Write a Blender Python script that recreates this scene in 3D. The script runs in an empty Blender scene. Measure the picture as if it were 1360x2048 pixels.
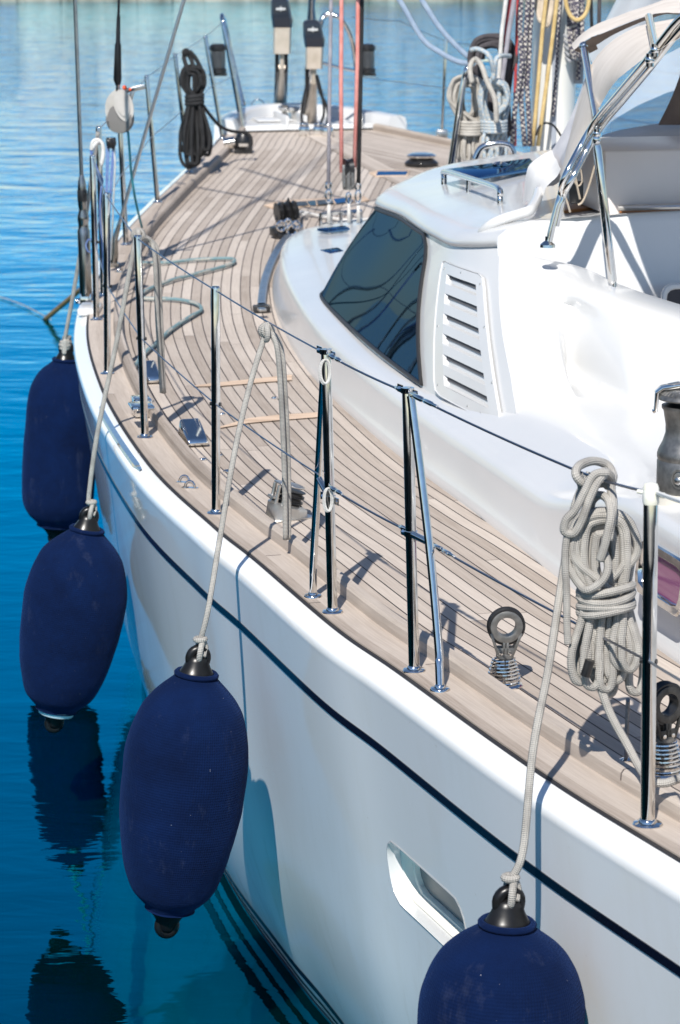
import bpy, math, random
import numpy as np
from mathutils import Vector, Matrix, noise
random.seed(7)
R = math.radians
scene = bpy.context.scene
COL = scene.collection

# ------------------------------------------------------------------ camera geometry
FPX = 6000.0; TH = math.atan(1284 / 6000.0); CZ, SZ = math.cos(TH), math.sin(TH); CAMH = 3.15
def zd(Y):                                   # height of the deck (sheer line)
    Y = min(Y, 21.0)
    return 1.370 + .0012 * max(0, Y - 8.5) ** 2 + .004 * max(0, min(7.5 - Y, 4)) ** 2
def ray(px, py):
    u = (px - 680) / FPX; v = (1024 - py) / FPX
    return Vector((u, CZ + v * SZ, -SZ + v * CZ))
def W(px, py, h=0.0):                        # where a sight line meets the deck raised by h
    z = 1.4; d = ray(px, py)
    for _ in range(30):
        k = (z + h - CAMH) / d.z; P = Vector((0, 0, CAMH)) + d * k; z = zd(P.y)
    return P
def D(px, py, Y):                            # where a sight line reaches the distance Y
    d = ray(px, py); return Vector((0, 0, CAMH)) + d * (Y / d.y)
# boat frame: s metres aft of the stem, t metres to port, h above deck
T0 = (-.47, 20.6); AL = R(12); AX = (-math.sin(AL), math.cos(AL)); PX = (-math.cos(AL), -math.sin(AL))
def B(s, t, h=0.0):
    x = T0[0] - s * AX[0] + t * PX[0]; y = T0[1] - s * AX[1] + t * PX[1]
    return Vector((x, y, zd(y) + h))
FWD = Vector((AX[0], AX[1], 0)); PORT = Vector((PX[0], PX[1], 0)); UP = Vector((0, 0, 1))

# ------------------------------------------------------------------ mesh builder
def cr(pts, n=8, closed=False):              # catmull-rom through points
    P = [Vector(p) for p in pts]; out = []; N = len(P)
    rng = range(N if closed else N - 1)
    for i in rng:
        if closed: p0, p1, p2, p3 = P[(i-1) % N], P[i], P[(i+1) % N], P[(i+2) % N]
        else: p0, p1, p2, p3 = P[max(i-1, 0)], P[i], P[i+1], P[min(i+2, N-1)]
        for k in range(n):
            t = k / n; t2 = t*t; t3 = t2*t
            out.append(.5*((2*p1) + (p2-p0)*t + (2*p0-5*p1+4*p2-p3)*t2 + (3*p1-p0-3*p2+p3)*t3))
    if not closed: out.append(P[-1])
    return out
class MB:
    def __init__(s): s.v = []; s.f = []; s.uv = []
    def face(s, idx, uv=None): s.f.append(tuple(idx)); s.uv.append(uv)
    def grid(s, rows, closed=False, flip=False, uv=None):     # rows: list of rows of points
        b = len(s.v); m = len(rows[0])
        for r in rows: s.v += [tuple(p) for p in r]
        for i in range(len(rows) - 1):
            for j in range(m if closed else m - 1):
                j2 = (j + 1) % m
                q = [b+i*m+j, b+i*m+j2, b+(i+1)*m+j2, b+(i+1)*m+j]
                u = None
                if uv: 
                    u = [uv[i][j], uv[i][j+1], uv[i+1][j+1], uv[i+1][j]]
                if flip: q = q[::-1]; u = u[::-1] if u else None
                s.face(q, u)
    def tube(s, pts, r, seg=8, closed=False, cap=True, flat=1.0, rd=None):
        P = [Vector(p) for p in pts]; n = len(P)
        rr = r if isinstance(r, (list, tuple)) else [r] * n
        T = []
        for i in range(n):
            a = P[(i-1) % n] if closed or i > 0 else P[i]; c = P[(i+1) % n] if closed or i < n-1 else P[i]
            d = c - a; T.append(d.normalized() if d.length > 1e-9 else Vector((0, 0, 1)))
        ref = Vector((0, 0, 1)) if abs(T[0].z) < .9 else Vector((0, 1, 0))
        if rd: ref = rd
        nrm = (ref - T[0] * ref.dot(T[0])).normalized(); L = 0; b = len(s.v); rings = n + 1 if closed else n
        N0 = nrm.copy(); Ls = []
        for i in range(rings):
            k = i % n
            if i > 0:
                L += (P[k] - P[(i-1) % n]).length
                nrm = (nrm - T[k] * nrm.dot(T[k]))
                nrm = nrm.normalized() if nrm.length > 1e-6 else T[k].orthogonal().normalized()
            Ls.append(L); bi = T[k].cross(nrm)
            if not (closed and i == n):
                for j in range(seg):
                    a = 2 * math.pi * j / seg
                    s.v.append(tuple(P[k] + nrm * (math.cos(a) * rr[k]) + bi * (math.sin(a) * rr[k] * flat)))
        sh = 0
        if closed:                            # match the twist when the ring closes
            ang = math.atan2(nrm.dot(T[0].cross(N0)), nrm.dot(N0)); sh = round(ang / (2*math.pi) * seg)
        for i in range(rings - 1):
            i2 = (i + 1) % n; o = sh if (closed and i == n - 1) else 0
            for j in range(seg):
                j2 = (j + 1) % seg
                s.face((b+i*seg+j, b+i*seg+j2, b+i2*seg+(j2+o) % seg, b+i2*seg+(j+o) % seg),
                       [(j/seg, Ls[i]), ((j+1)/seg, Ls[i]), ((j+1)/seg, Ls[i+1]), (j/seg, Ls[i+1])])
        if cap and not closed:
            s.face([b+j for j in range(seg)][::-1]); s.face([b+(n-1)*seg+j for j in range(seg)])
    def lathe(s, prof, org, ax=(0, 0, 1), seg=20, sx=1.0, ref=None):   # prof: (radius, along)
        ax = Vector(ax).normalized(); org = Vector(org)
        u = ax.orthogonal().normalized() if ref is None else (Vector(ref) - ax * Vector(ref).dot(ax)).normalized()
        w = ax.cross(u); b = len(s.v); n = len(prof); L = 0
        for r, h in prof:
            for j in range(seg):
                a = 2*math.pi*j/seg
                s.v.append(tuple(org + ax*h + u*(math.cos(a)*r) + w*(math.sin(a)*r*sx)))
        for i in range(n - 1):
            l2 = L + math.dist(prof[i], prof[i+1])
            for j in range(seg):
                j2 = (j+1) % seg
                s.face((b+i*seg+j, b+i*seg+j2, b+(i+1)*seg+j2, b+(i+1)*seg+j),
                       [(j/seg, L), ((j+1)/seg, L), ((j+1)/seg, l2), (j/seg, l2)])
            L = l2
        if prof[0][0] > 1e-6: s.face([b+j for j in range(seg)][::-1])
        if prof[-1][0] > 1e-6: s.face([b+(n-1)*seg+j for j in range(seg)])
    def hexa(s, c8):                          # 4 bottom (ccw) + 4 top corners
        b = len(s.v); s.v += [tuple(p) for p in c8]
        for q in ((3,2,1,0),(4,5,6,7),(0,1,5,4),(1,2,6,5),(2,3,7,6),(3,0,4,7)): s.face([b+i for i in q])
    def box(s, c, dx, dy, dz, X=(1,0,0), Y=(0,1,0), Z=(0,0,1), taper=1.0):
        c = Vector(c); X = Vector(X).normalized()*dx/2; Y = Vector(Y).normalized()*dy/2; Z = Vector(Z).normalized()*dz/2
        s.hexa([c-X-Y-Z, c+X-Y-Z, c+X+Y-Z, c-X+Y-Z, c-X*taper-Y*taper+Z, c+X*taper-Y*taper+Z, c+X*taper+Y*taper+Z, c-X*taper+Y*taper+Z])
    def prism(s, poly, off):                  # extrude a closed outline by a vector
        off = Vector(off); b = len(s.v); n = len(poly)
        s.v += [tuple(p) for p in poly] + [tuple(Vector(p)+off) for p in poly]
        s.face([b+i for i in range(n)][::-1]); s.face([b+n+i for i in range(n)])
        for i in range(n): j = (i+1) % n; s.face((b+i, b+j, b+n+j, b+n+i))
    def ball(s, c, r, seg=12, sc=(1,1,1)):
        c = Vector(c); k = seg//2
        rows = [[c + Vector((r*sc[0]*math.sin(math.pi*i/k)*math.cos(2*math.pi*j/seg), r*sc[1]*math.sin(math.pi*i/k)*math.sin(2*math.pi*j/seg), -r*sc[2]*math.cos(math.pi*i/k))) for j in range(seg)] for i in range(k+1)]
        s.grid(rows, closed=True)
def obj(name, mb, mat, parent=None, ang=40, bevel=0, label=None, seg=2):
    me = bpy.data.meshes.new(name); me.from_pydata(mb.v, [], mb.f)
    if any(u for u in mb.uv):
        lay = me.uv_layers.new(name='UVMap'); k = 0
        for f, u in zip(mb.f, mb.uv):
            for i in range(len(f)):
                if u: lay.data[k].uv = u[i]
                k += 1
    if bevel:
        import bmesh
        bm = bmesh.new(); bm.from_mesh(me); bmesh.ops.remove_doubles(bm, verts=bm.verts, dist=1e-6)
        bmesh.ops.recalc_face_normals(bm, faces=bm.faces)
        ed = [e for e in bm.edges if len(e.link_faces) == 2 and e.calc_face_angle(0) > R(30)]
        bmesh.ops.bevel(bm, geom=ed, offset=bevel, segments=seg, affect='EDGES', profile=.5, clamp_overlap=True)
        bm.to_mesh(me); bm.free()
    me.update(); me.shade_smooth()
    if ang < 180: me.set_sharp_from_angle(angle=R(ang))
    o = bpy.data.objects.new(name, me); COL.objects.link(o)
    me.materials.append(mat)
    if parent: o.parent = parent; o.matrix_parent_inverse = parent.matrix_basis.inverted()
    if label: o['label'] = label
    return o
def tag(o, label, cat, group=None):
    o['label'] = label; o['category'] = cat
    if group: o['group'] = group
    return o
def empty(name, loc, label, cat, group=None):
    o = bpy.data.objects.new(name, None); COL.objects.link(o); o.location = loc; o.empty_display_size = .1
    return tag(o, label, cat, group)
def structure(o): o['kind'] = 'structure'; return o

# ------------------------------------------------------------------ materials
def mat(name, col, rough=.4, metal=0.0, **kw):
    m = bpy.data.materials.new(name); m.use_nodes = True; b = m.node_tree.nodes['Principled BSDF']
    b.inputs['Base Color'].default_value = (*col, 1); b.inputs['Roughness'].default_value = rough; b.inputs['Metallic'].default_value = metal
    for k, v in kw.items(): b.inputs[k.replace('_', ' ')].default_value = v
    return m
def nd(m, t, **kw):
    n = m.node_tree.nodes.new(t)
    for k, v in kw.items():
        if hasattr(n, k): setattr(n, k, v)
        else: n.inputs[k.replace('_', ' ')].default_value = v
    return n
def lk(m, a, b): m.node_tree.links.new(a, b)
def math_(m, op, a, b=None, c=None):
    n = m.node_tree.nodes.new('ShaderNodeMath'); n.operation = op
    for i, x in enumerate((a, b, c)):
        if x is None: continue
        if isinstance(x, (int, float)): n.inputs[i].default_value = x
        else: lk(m, x, n.inputs[i])
    return n.outputs[0]
def bsdf(m): return m.node_tree.nodes['Principled BSDF']
def vary(m, c1, c2, scale=8, detail=5, coord='Object', stretch=(1, 1, 1), lo=.35, hi=.65, rough=None, bump=0, bscale=None):
    """noise-mixed colour, optional roughness variation and bump"""
    tc = nd(m, 'ShaderNodeTexCoord'); mp = nd(m, 'ShaderNodeMapping'); mp.inputs['Scale'].default_value = stretch
    lk(m, tc.outputs[coord], mp.inputs[0]); nz = nd(m, 'ShaderNodeTexNoise', Scale=scale, Detail=detail); lk(m, mp.outputs[0], nz.inputs['Vector'])
    rp = nd(m, 'ShaderNodeValToRGB'); rp.color_ramp.elements[0].position = lo; rp.color_ramp.elements[1].position = hi
    rp.color_ramp.elements[0].color = (*c1, 1); rp.color_ramp.elements[1].color = (*c2, 1)
    lk(m, nz.outputs['Fac'], rp.inputs[0]); lk(m, rp.outputs[0], bsdf(m).inputs['Base Color'])
    if rough:
        mr = nd(m, 'ShaderNodeMapRange'); mr.inputs['To Min'].default_value = rough[0]; mr.inputs['To Max'].default_value = rough[1]
        lk(m, nz.outputs['Fac'], mr.inputs['Value']); lk(m, mr.outputs[0], bsdf(m).inputs['Roughness'])
    if bump:
        n2 = nd(m, 'ShaderNodeTexNoise', Scale=bscale or scale*4, Detail=4); lk(m, mp.outputs[0], n2.inputs['Vector'])
        bp = nd(m, 'ShaderNodeBump', Strength=bump, Distance=.003); lk(m, n2.outputs['Fac'], bp.inputs['Height']); lk(m, bp.outputs[0], bsdf(m).inputs['Normal'])
    return m
GEL = vary(mat('white_gelcoat', (.8, .8, .79), .2, Coat_Weight=.3, Coat_Roughness=.05), (.57, .575, .575), (.615, .615, .61), scale=1.3, rough=(.16, .26))
HULLM = mat('hull_gelcoat', (.78, .79, .80), .14, Coat_Weight=.15, Coat_Roughness=.03)
def hull_mat(m):
    tc = nd(m, 'ShaderNodeTexCoord'); mp = nd(m, 'ShaderNodeMapping'); mp.inputs['Scale'].default_value = (2.5, 2.5, .8)
    lk(m, tc.outputs['Object'], mp.inputs[0]); nz = nd(m, 'ShaderNodeTexNoise', Scale=2.4, Detail=7, Roughness=.65); lk(m, mp.outputs[0], nz.inputs['Vector'])
    rp = nd(m, 'ShaderNodeValToRGB'); e = rp.color_ramp.elements; e[0].position = .28; e[0].color = (.815, .815, .80, 1); e[1].position = .5; e[1].color = (.845, .85, .85, 1)
    lk(m, nz.outputs['Fac'], rp.inputs[0])
    # specks of dirt
    vz = nd(m, 'ShaderNodeTexNoise', Scale=70, Detail=2); lk(m, tc.outputs['Object'], vz.inputs['Vector'])
    sp = nd(m, 'ShaderNodeValToRGB'); e = sp.color_ramp.elements; e[0].position = .74; e[0].color = (0, 0, 0, 1); e[1].position = .8; e[1].color = (.35, .35, .35, 1); lk(m, vz.outputs['Fac'], sp.inputs[0])
    mx = nd(m, 'ShaderNodeMix', data_type='RGBA'); lk(m, sp.outputs[0], mx.inputs[0]); lk(m, rp.outputs[0], mx.inputs[6]); mx.inputs[7].default_value = (.45, .38, .28, 1)
    # brownish rub marks and drips low on the side, thin pale scratches
    spz = nd(m, 'ShaderNodeSeparateXYZ'); lk(m, tc.outputs['Object'], spz.inputs[0])
    zr = nd(m, 'ShaderNodeMapRange'); zr.inputs['From Min'].default_value = .9; zr.inputs['From Max'].default_value = .25; lk(m, spz.outputs[2], zr.inputs['Value'])
    dm = nd(m, 'ShaderNodeMapping'); dm.inputs['Scale'].default_value = (7, 7, 1.6); lk(m, tc.outputs['Object'], dm.inputs[0])
    dn = nd(m, 'ShaderNodeTexNoise', Scale=1.1, Detail=8, Roughness=.7); lk(m, dm.outputs[0], dn.inputs['Vector'])
    dr = nd(m, 'ShaderNodeValToRGB'); e = dr.color_ramp.elements; e[0].position = .56; e[0].color = (0, 0, 0, 1); e[1].position = .78; e[1].color = (.5, .5, .5, 1); lk(m, dn.outputs['Fac'], dr.inputs[0])
    m3 = nd(m, 'ShaderNodeMix', data_type='RGBA'); lk(m, math_(m, 'MULTIPLY', dr.outputs[0], zr.outputs[0]), m3.inputs[0]); lk(m, mx.outputs[2], m3.inputs[6]); m3.inputs[7].default_value = (.50, .43, .33, 1)
    lk(m, m3.outputs[2], bsdf(m).inputs['Base Color'])
    mr = nd(m, 'ShaderNodeMapRange'); mr.inputs['To Min'].default_value = .05; mr.inputs['To Max'].default_value = .10
    lk(m, nz.outputs['Fac'], mr.inputs['Value']); lk(m, mr.outputs[0], bsdf(m).inputs['Roughness'])
hull_mat(HULLM)
CHROME = vary(mat('polished_steel', (.72, .71, .69), .06, 1), (.66, .65, .63), (.76, .75, .73), scale=40, rough=(.035, .11))
STEEL = mat('brushed_steel', (.5, .49, .47), .28, 1)
GREYM = vary(mat('grey_alloy', (.2, .2, .2), .38, .75), (.16, .16, .155), (.24, .235, .225), scale=60, rough=(.3, .48))
BLACK = vary(mat('black_plastic', (.012, .012, .013), .3), (.008, .008, .009), (.02, .02, .021), scale=30, rough=(.2, .42))
RUBBER = vary(mat('black_rubber', (.014, .014, .015), .25, Specular_IOR_Level=.35), (.004, .004, .005), (.010, .010, .010), scale=14, rough=(.2, .42))
CAULK = mat('black_caulk', (.02, .018, .018), .6)
NAVY = mat('navy_stripe', (.003, .005, .010), .18)
ANTIF = mat('dark_antifouling', (.008, .012, .02), .5)
GLASS = bpy.data.materials.new('smoked_glass'); GLASS.use_nodes = True
def smoked(m, c=(.085, .16, .26, 1)):
    gl = nd(m, 'ShaderNodeBsdfGlossy', Roughness=.02); gl.inputs['Color'].default_value = c
    df = nd(m, 'ShaderNodeBsdfDiffuse'); df.inputs['Color'].default_value = (.003, .006, .010, 1)
    mx = nd(m, 'ShaderNodeMixShader'); mx.inputs[0].default_value = .62; lk(m, df.outputs[0], mx.inputs[1]); lk(m, gl.outputs[0], mx.inputs[2]); lk(m, mx.outputs[0], m.node_tree.nodes['Material Output'].inputs[0])
smoked(GLASS)
CANVAS = vary(mat('beige_canvas', (.62, .56, .5), .9), (.60, .54, .48), (.68, .62, .56), scale=9, bump=.4, bscale=320)
WOOD = vary(mat('varnished_wood', (.35, .15, .05), .3), (.28, .11, .035), (.42, .19, .07), scale=6, stretch=(1, 1, 14))
WIRE = mat('steel_wire', (.34, .36, .42), .35, 1)
def teak(name, planks=True, tint=1.0):
    m = mat(name, (.4, .33, .28), .75); tc = nd(m, 'ShaderNodeTexCoord'); sp = nd(m, 'ShaderNodeSeparateXYZ'); lk(m, tc.outputs['UV'], sp.inputs[0])
    u, v = sp.outputs[0], sp.outputs[1]; PWD = .0415
    pi_ = math_(m, 'FLOOR', math_(m, 'DIVIDE', u, PWD))
    wn = nd(m, 'ShaderNodeTexWhiteNoise', noise_dimensions='1D'); lk(m, pi_, wn.inputs['W'])
    # butt joints along every plank
    vv = math_(m, 'ADD', math_(m, 'DIVIDE', v, 2.3 if planks else 3.1), math_(m, 'MULTIPLY', wn.outputs['Value'], 7.31))
    bi = math_(m, 'FLOOR', vv); fr = math_(m, 'FRACT', vv)
    wn2 = nd(m, 'ShaderNodeTexWhiteNoise', noise_dimensions='2D'); cb = nd(m, 'ShaderNodeCombineXYZ'); lk(m, pi_, cb.inputs[0]); lk(m, bi, cb.inputs[1]); lk(m, cb.outputs[0], wn2.inputs['Vector'])
    gv = nd(m, 'ShaderNodeCombineXYZ'); lk(m, math_(m, 'MULTIPLY', u, 130.), gv.inputs[0]); lk(m, math_(m, 'MULTIPLY', v, 4.), gv.inputs[1]); lk(m, math_(m, 'MULTIPLY', wn2.outputs['Value'], 37.), gv.inputs[2])
    g = nd(m, 'ShaderNodeTexNoise', Scale=1.6, Detail=6, Roughness=.65); lk(m, gv.outputs[0], g.inputs['Vector'])
    big = nd(m, 'ShaderNodeTexNoise', Scale=2.2, Detail=4); lk(m, tc.outputs['Object'], big.inputs['Vector'])
    f = math_(m, 'ADD', math_(m, 'MULTIPLY', g.outputs['Fac'], .54), math_(m, 'ADD', math_(m, 'MULTIPLY', wn2.outputs['Value'], .36), math_(m, 'MULTIPLY', big.outputs['Fac'], .34)))
    rp = nd(m, 'ShaderNodeValToRGB'); rp.color_ramp.elements.new(.5); e = rp.color_ramp.elements
    for i, (p_, c_) in enumerate(((.26, (.24, .192, .153)), (.58, (.412, .350, .297)), (.90, (.57, .50, .435)))): e[i].position = p_; e[i].color = tuple(x*tint for x in c_) + (1,)
    lk(m, f, rp.inputs[0]); colr = rp.outputs[0]
    jt = math_(m, 'LESS_THAN', fr, .0022 if planks else .0018)
    if planks:
        fu = math_(m, 'FRACT', math_(m, 'DIVIDE', u, PWD))
        ln = math_(m, 'MAXIMUM', math_(m, 'LESS_THAN', fu, .095), math_(m, 'MULTIPLY', jt, .55))
    else: ln = math_(m, 'MULTIPLY', jt, .8)
    mx = nd(m, 'ShaderNodeMix', data_type='RGBA'); lk(m, ln, mx.inputs[0]); lk(m, colr, mx.inputs[6]); mx.inputs[7].default_value = (.026, .018, .018, 1)
    lk(m, mx.outputs[2], bsdf(m).inputs['Base Color'])
    hgt = math_(m, 'SUBTRACT', math_(m, 'MULTIPLY', g.outputs['Fac'], .35), ln)
    bp = nd(m, 'ShaderNodeBump', Strength=.5, Distance=.0015); lk(m, hgt, bp.inputs['Height']); lk(m, bp.outputs[0], bsdf(m).inputs['Normal'])
    return m
TEAK = teak('teak_planks'); TEAKB = teak('teak_board', False, 1.02); TEAKR = teak('teak_rail', False, .88); TEAKM = teak('teak_margin', False, 1.0)
def rope_mat(name, c1, c2, rough=.85, turns=26, mixc=None, flecks=0):
    m = mat(name, c1, rough); tc = nd(m, 'ShaderNodeTexCoord'); sp = nd(m, 'ShaderNodeSeparateXYZ'); lk(m, tc.outputs['UV'], sp.inputs[0])
    u, v = sp.outputs[0], sp.outputs[1]
    k = turns * 32.0
    a = math_(m, 'SINE', math_(m, 'ADD', math_(m, 'MULTIPLY', u, 2*math.pi*6), math_(m, 'MULTIPLY', v, k)))
    b = math_(m, 'SINE', math_(m, 'SUBTRACT', math_(m, 'MULTIPLY', u, 2*math.pi*6), math_(m, 'MULTIPLY', v, k)))
    h = math_(m, 'MULTIPLY', a, b)
    nz = nd(m, 'ShaderNodeTexNoise', Scale=25, Detail=4); lk(m, tc.outputs['Object'], nz.inputs['Vector'])
    f = math_(m, 'ADD', math_(m, 'MULTIPLY', h, .20), nz.outputs['Fac'])
    if flecks:                                # coloured tracer flecks woven into the cover
        a2 = math_(m, 'SINE', math_(m, 'ADD', math_(m, 'MULTIPLY', u, 2*math.pi*2), math_(m, 'MULTIPLY', v, flecks)))
        b2 = math_(m, 'SINE', math_(m, 'SUBTRACT', math_(m, 'MULTIPLY', u, 2*math.pi*2), math_(m, 'MULTIPLY', v, flecks*.7)))
        n5 = nd(m, 'ShaderNodeTexNoise', Scale=55, Detail=2); lk(m, tc.outputs['Object'], n5.inputs['Vector']); f = math_(m, 'ADD', math_(m, 'MULTIPLY', math_(m, 'ADD', a2, b2), .30), math_(m, 'ADD', math_(m, 'MULTIPLY', n5.outputs['Fac'], 1.5), -.42))
    rp = nd(m, 'ShaderNodeValToRGB'); e = rp.color_ramp.elements; e[0].position = .25; e[1].position = .75
    e[0].color = (*c1, 1); e[1].color = (*c2, 1); lk(m, f, rp.inputs[0]); lk(m, rp.outputs[0], bsdf(m).inputs['Base Color'])
    bp = nd(m, 'ShaderNodeBump', Strength=.7, Distance=.0015); lk(m, h, bp.inputs['Height']); lk(m, bp.outputs[0], bsdf(m).inputs['Normal'])
    return m
ROPE = rope_mat('grey_braid', (.27, .255, .235), (.46, .44, .405))
ROPEW = rope_mat('white_braid', (.55, .53, .5), (.78, .77, .74))
ROPEK = rope_mat('black_braid', (.008, .008, .009), (.025, .025, .027))
ROPED = rope_mat('dark_grey_braid', (.04, .035, .04), (.09, .08, .085))
ROPEF = rope_mat('flecked_braid', (.06, .055, .09), (.62, .58, .52), flecks=330)
ROPEB = rope_mat('blue_flecked_braid', (.36, .44, .50), (.56, .53, .47), flecks=300)
ROPEP = rope_mat('pink_braid', (.62, .20, .17), (.80, .36, .32))
ROPER = rope_mat('red_braid', (.42, .04, .05), (.6, .10, .1))
ROPEY = rope_mat('tan_braid', (.52, .36, .14), (.72, .55, .27))
ROPEG = rope_mat('lilac_grey_braid', (.25, .24, .27), (.42, .40, .44))
ROPEBL = rope_mat('blue_line', (.06, .13, .36), (.22, .3, .55))
ROPEBR = rope_mat('brown_wet_rope', (.10, .06, .02), (.26, .17, .07))
STRAP = rope_mat('pale_blue_strap', (.22, .30, .42), (.36, .44, .54))
HOSE = rope_mat('teal_grey_braid', (.16, .27, .30), (.42, .42, .38), flecks=30)
def knit():
    m = mat('navy_knit', (.008, .016, .11), .95, Sheen_Weight=.12, Sheen_Roughness=.45); bsdf(m).inputs['Sheen Tint'].default_value = (.05, .14, .5, 1)
    bsdf(m).inputs['Specular IOR Level'].default_value = .12
    tc = nd(m, 'ShaderNodeTexCoord'); sp = nd(m, 'ShaderNodeSeparateXYZ'); lk(m, tc.outputs['UV'], sp.inputs[0])
    a = math_(m, 'SINE', math_(m, 'MULTIPLY', sp.outputs[0], 2*math.pi*150)); b = math_(m, 'SINE', math_(m, 'MULTIPLY', sp.outputs[1], 900.))
    w = math_(m, 'ADD', math_(m, 'MULTIPLY', a, .6), math_(m, 'MULTIPLY', b, .4))
    n1 = nd(m, 'ShaderNodeTexNoise', Scale=6, Detail=8, Roughness=.7); lk(m, tc.outputs['Object'], n1.inputs['Vector'])
    n2 = nd(m, 'ShaderNodeTexNoise', Scale=90, Detail=3); lk(m, tc.outputs['Object'], n2.inputs['Vector'])
    rp = nd(m, 'ShaderNodeValToRGB'); e = rp.color_ramp.elements; e[0].position = .3; e[0].color = (.0006, .0050, .026, 1); e[1].position = .7; e[1].color = (.0014, .0100, .050, 1)
    lk(m, n1.outputs['Fac'], rp.inputs[0])
    # pale salt marks and lint
    sm = nd(m, 'ShaderNodeMapping'); sm.inputs['Scale'].default_value = (16, 16, 6); lk(m, tc.outputs['Object'], sm.inputs[0])
    n3 = nd(m, 'ShaderNodeTexNoise', Scale=1, Detail=9, Roughness=.72); lk(m, sm.outputs[0], n3.inputs['Vector'])
    r3 = nd(m, 'ShaderNodeValToRGB'); e = r3.color_ramp.elements; e[0].position = .58; e[0].color = (0, 0, 0, 1); e[1].position = .80; e[1].color = (.10, .10, .10, 1); lk(m, n3.outputs['Fac'], r3.inputs[0])
    mx = nd(m, 'ShaderNodeMix', data_type='RGBA'); lk(m, r3.outputs[0], mx.inputs[0]); lk(m, rp.outputs[0], mx.inputs[6]); mx.inputs[7].default_value = (.2, .22, .3, 1)
    n4 = nd(m, 'ShaderNodeTexNoise', Scale=160, Detail=1); lk(m, tc.outputs['Object'], n4.inputs['Vector'])
    lint = math_(m, 'GREATER_THAN', n4.outputs['Fac'], .825)
    m2 = nd(m, 'ShaderNodeMix', data_type='RGBA'); lk(m, math_(m, 'MULTIPLY', lint, .5), m2.inputs[0]); lk(m, mx.outputs[2], m2.inputs[6]); m2.inputs[7].default_value = (.4, .4, .45, 1)
    lk(m, m2.outputs[2], bsdf(m).inputs['Base Color'])
    hh = math_(m, 'ADD', math_(m, 'MULTIPLY', w, .35), math_(m, 'ADD', math_(m, 'MULTIPLY', n2.outputs['Fac'], 1.1), math_(m, 'MULTIPLY', n1.outputs['Fac'], 2.5)))
    bp = nd(m, 'ShaderNodeBump', Strength=.45, Distance=.004); lk(m, hh, bp.inputs['Height']); lk(m, bp.outputs[0], bsdf(m).inputs['Normal'])
    return m
KNIT = knit()
# ================================================================== SETTING: water, quay
def water_mat():
    m = bpy.data.materials.new('harbour_water'); m.use_nodes = True; nt = m.node_tree; nt.nodes.clear()
    out = nd(m, 'ShaderNodeOutputMaterial'); tc = nd(m, 'ShaderNodeTexCoord'); sp = nd(m, 'ShaderNodeSeparateXYZ'); lk(m, tc.outputs['Object'], sp.inputs[0])
    amp = nd(m, 'ShaderNodeMapRange', interpolation_type='SMOOTHSTEP'); amp.inputs['From Min'].default_value = 11; amp.inputs['From Max'].default_value = 44; amp.inputs['To Min'].default_value = .10; amp.inputs['To Max'].default_value = 1.0
    lk(m, sp.outputs[1], amp.inputs['Value'])
    hs = []
    for sc, st, k, dt in ((.9, (1, 1.7, 1), 1.0, 2), (3.4, (.8, 1.8, 1), .34, 3), (13, (.7, 1.5, 1), .055, 2)):
        mp = nd(m, 'ShaderNodeMapping'); mp.inputs['Scale'].default_value = st; mp.inputs['Rotation'].default_value = (0, 0, .12 * sc % .5); lk(m, tc.outputs['Object'], mp.inputs[0])
        nz = nd(m, 'ShaderNodeTexNoise', Scale=sc, Detail=dt, Roughness=.5, Distortion=.6); lk(m, mp.outputs[0], nz.inputs['Vector'])
        hs.append(math_(m, 'MULTIPLY', nz.outputs['Fac'], k))
    h = math_(m, 'MULTIPLY', math_(m, 'ADD', hs[0], math_(m, 'ADD', hs[1], hs[2])), amp.outputs[0])
    bp = nd(m, 'ShaderNodeBump', Strength=1.0, Distance=WAVE); lk(m, h, bp.inputs['Height'])
    gl = nd(m, 'ShaderNodeBsdfGlossy', Roughness=.012); gl.inputs['Color'].default_value = (.0, .67, 1.0, 1); lk(m, bp.outputs[0], gl.inputs['Normal'])
    gw = nd(m, 'ShaderNodeBsdfGlossy', Roughness=.012); gw.inputs['Color'].default_value = (.78, .89, 1, 1); lk(m, bp.outputs[0], gw.inputs['Normal'])
    df = nd(m, 'ShaderNodeBsdfDiffuse'); df.inputs['Color'].default_value = (.0, .007, .008, 1)
    fr = nd(m, 'ShaderNodeFresnel', IOR=1.45); lk(m, bp.outputs[0], fr.inputs['Normal'])
    fac = math_(m, 'MINIMUM', math_(m, 'ADD', math_(m, 'MULTIPLY', fr.outputs[0], 1.80), .06), 1.0)
    tint = nd(m, 'ShaderNodeMapRange'); tint.inputs['From Min'].default_value = .38; tint.inputs['From Max'].default_value = .74; lk(m, fr.outputs[0], tint.inputs['Value'])
    mg = nd(m, 'ShaderNodeMixShader'); lk(m, tint.outputs[0], mg.inputs[0]); lk(m, gl.outputs[0], mg.inputs[1]); lk(m, gw.outputs[0], mg.inputs[2])
    mx = nd(m, 'ShaderNodeMixShader'); lk(m, fac, mx.inputs[0]); lk(m, df.outputs[0], mx.inputs[1]); lk(m, mg.outputs[0], mx.inputs[2])
    lk(m, mx.outputs[0], out.inputs[0]); return m
WAVE = .055
mb = MB(); mb.grid([[(x, y, 0) for x in (-400, 400)] for y in (-300, 500)])
wt = obj('water', mb, water_mat()); structure(wt)

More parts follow.
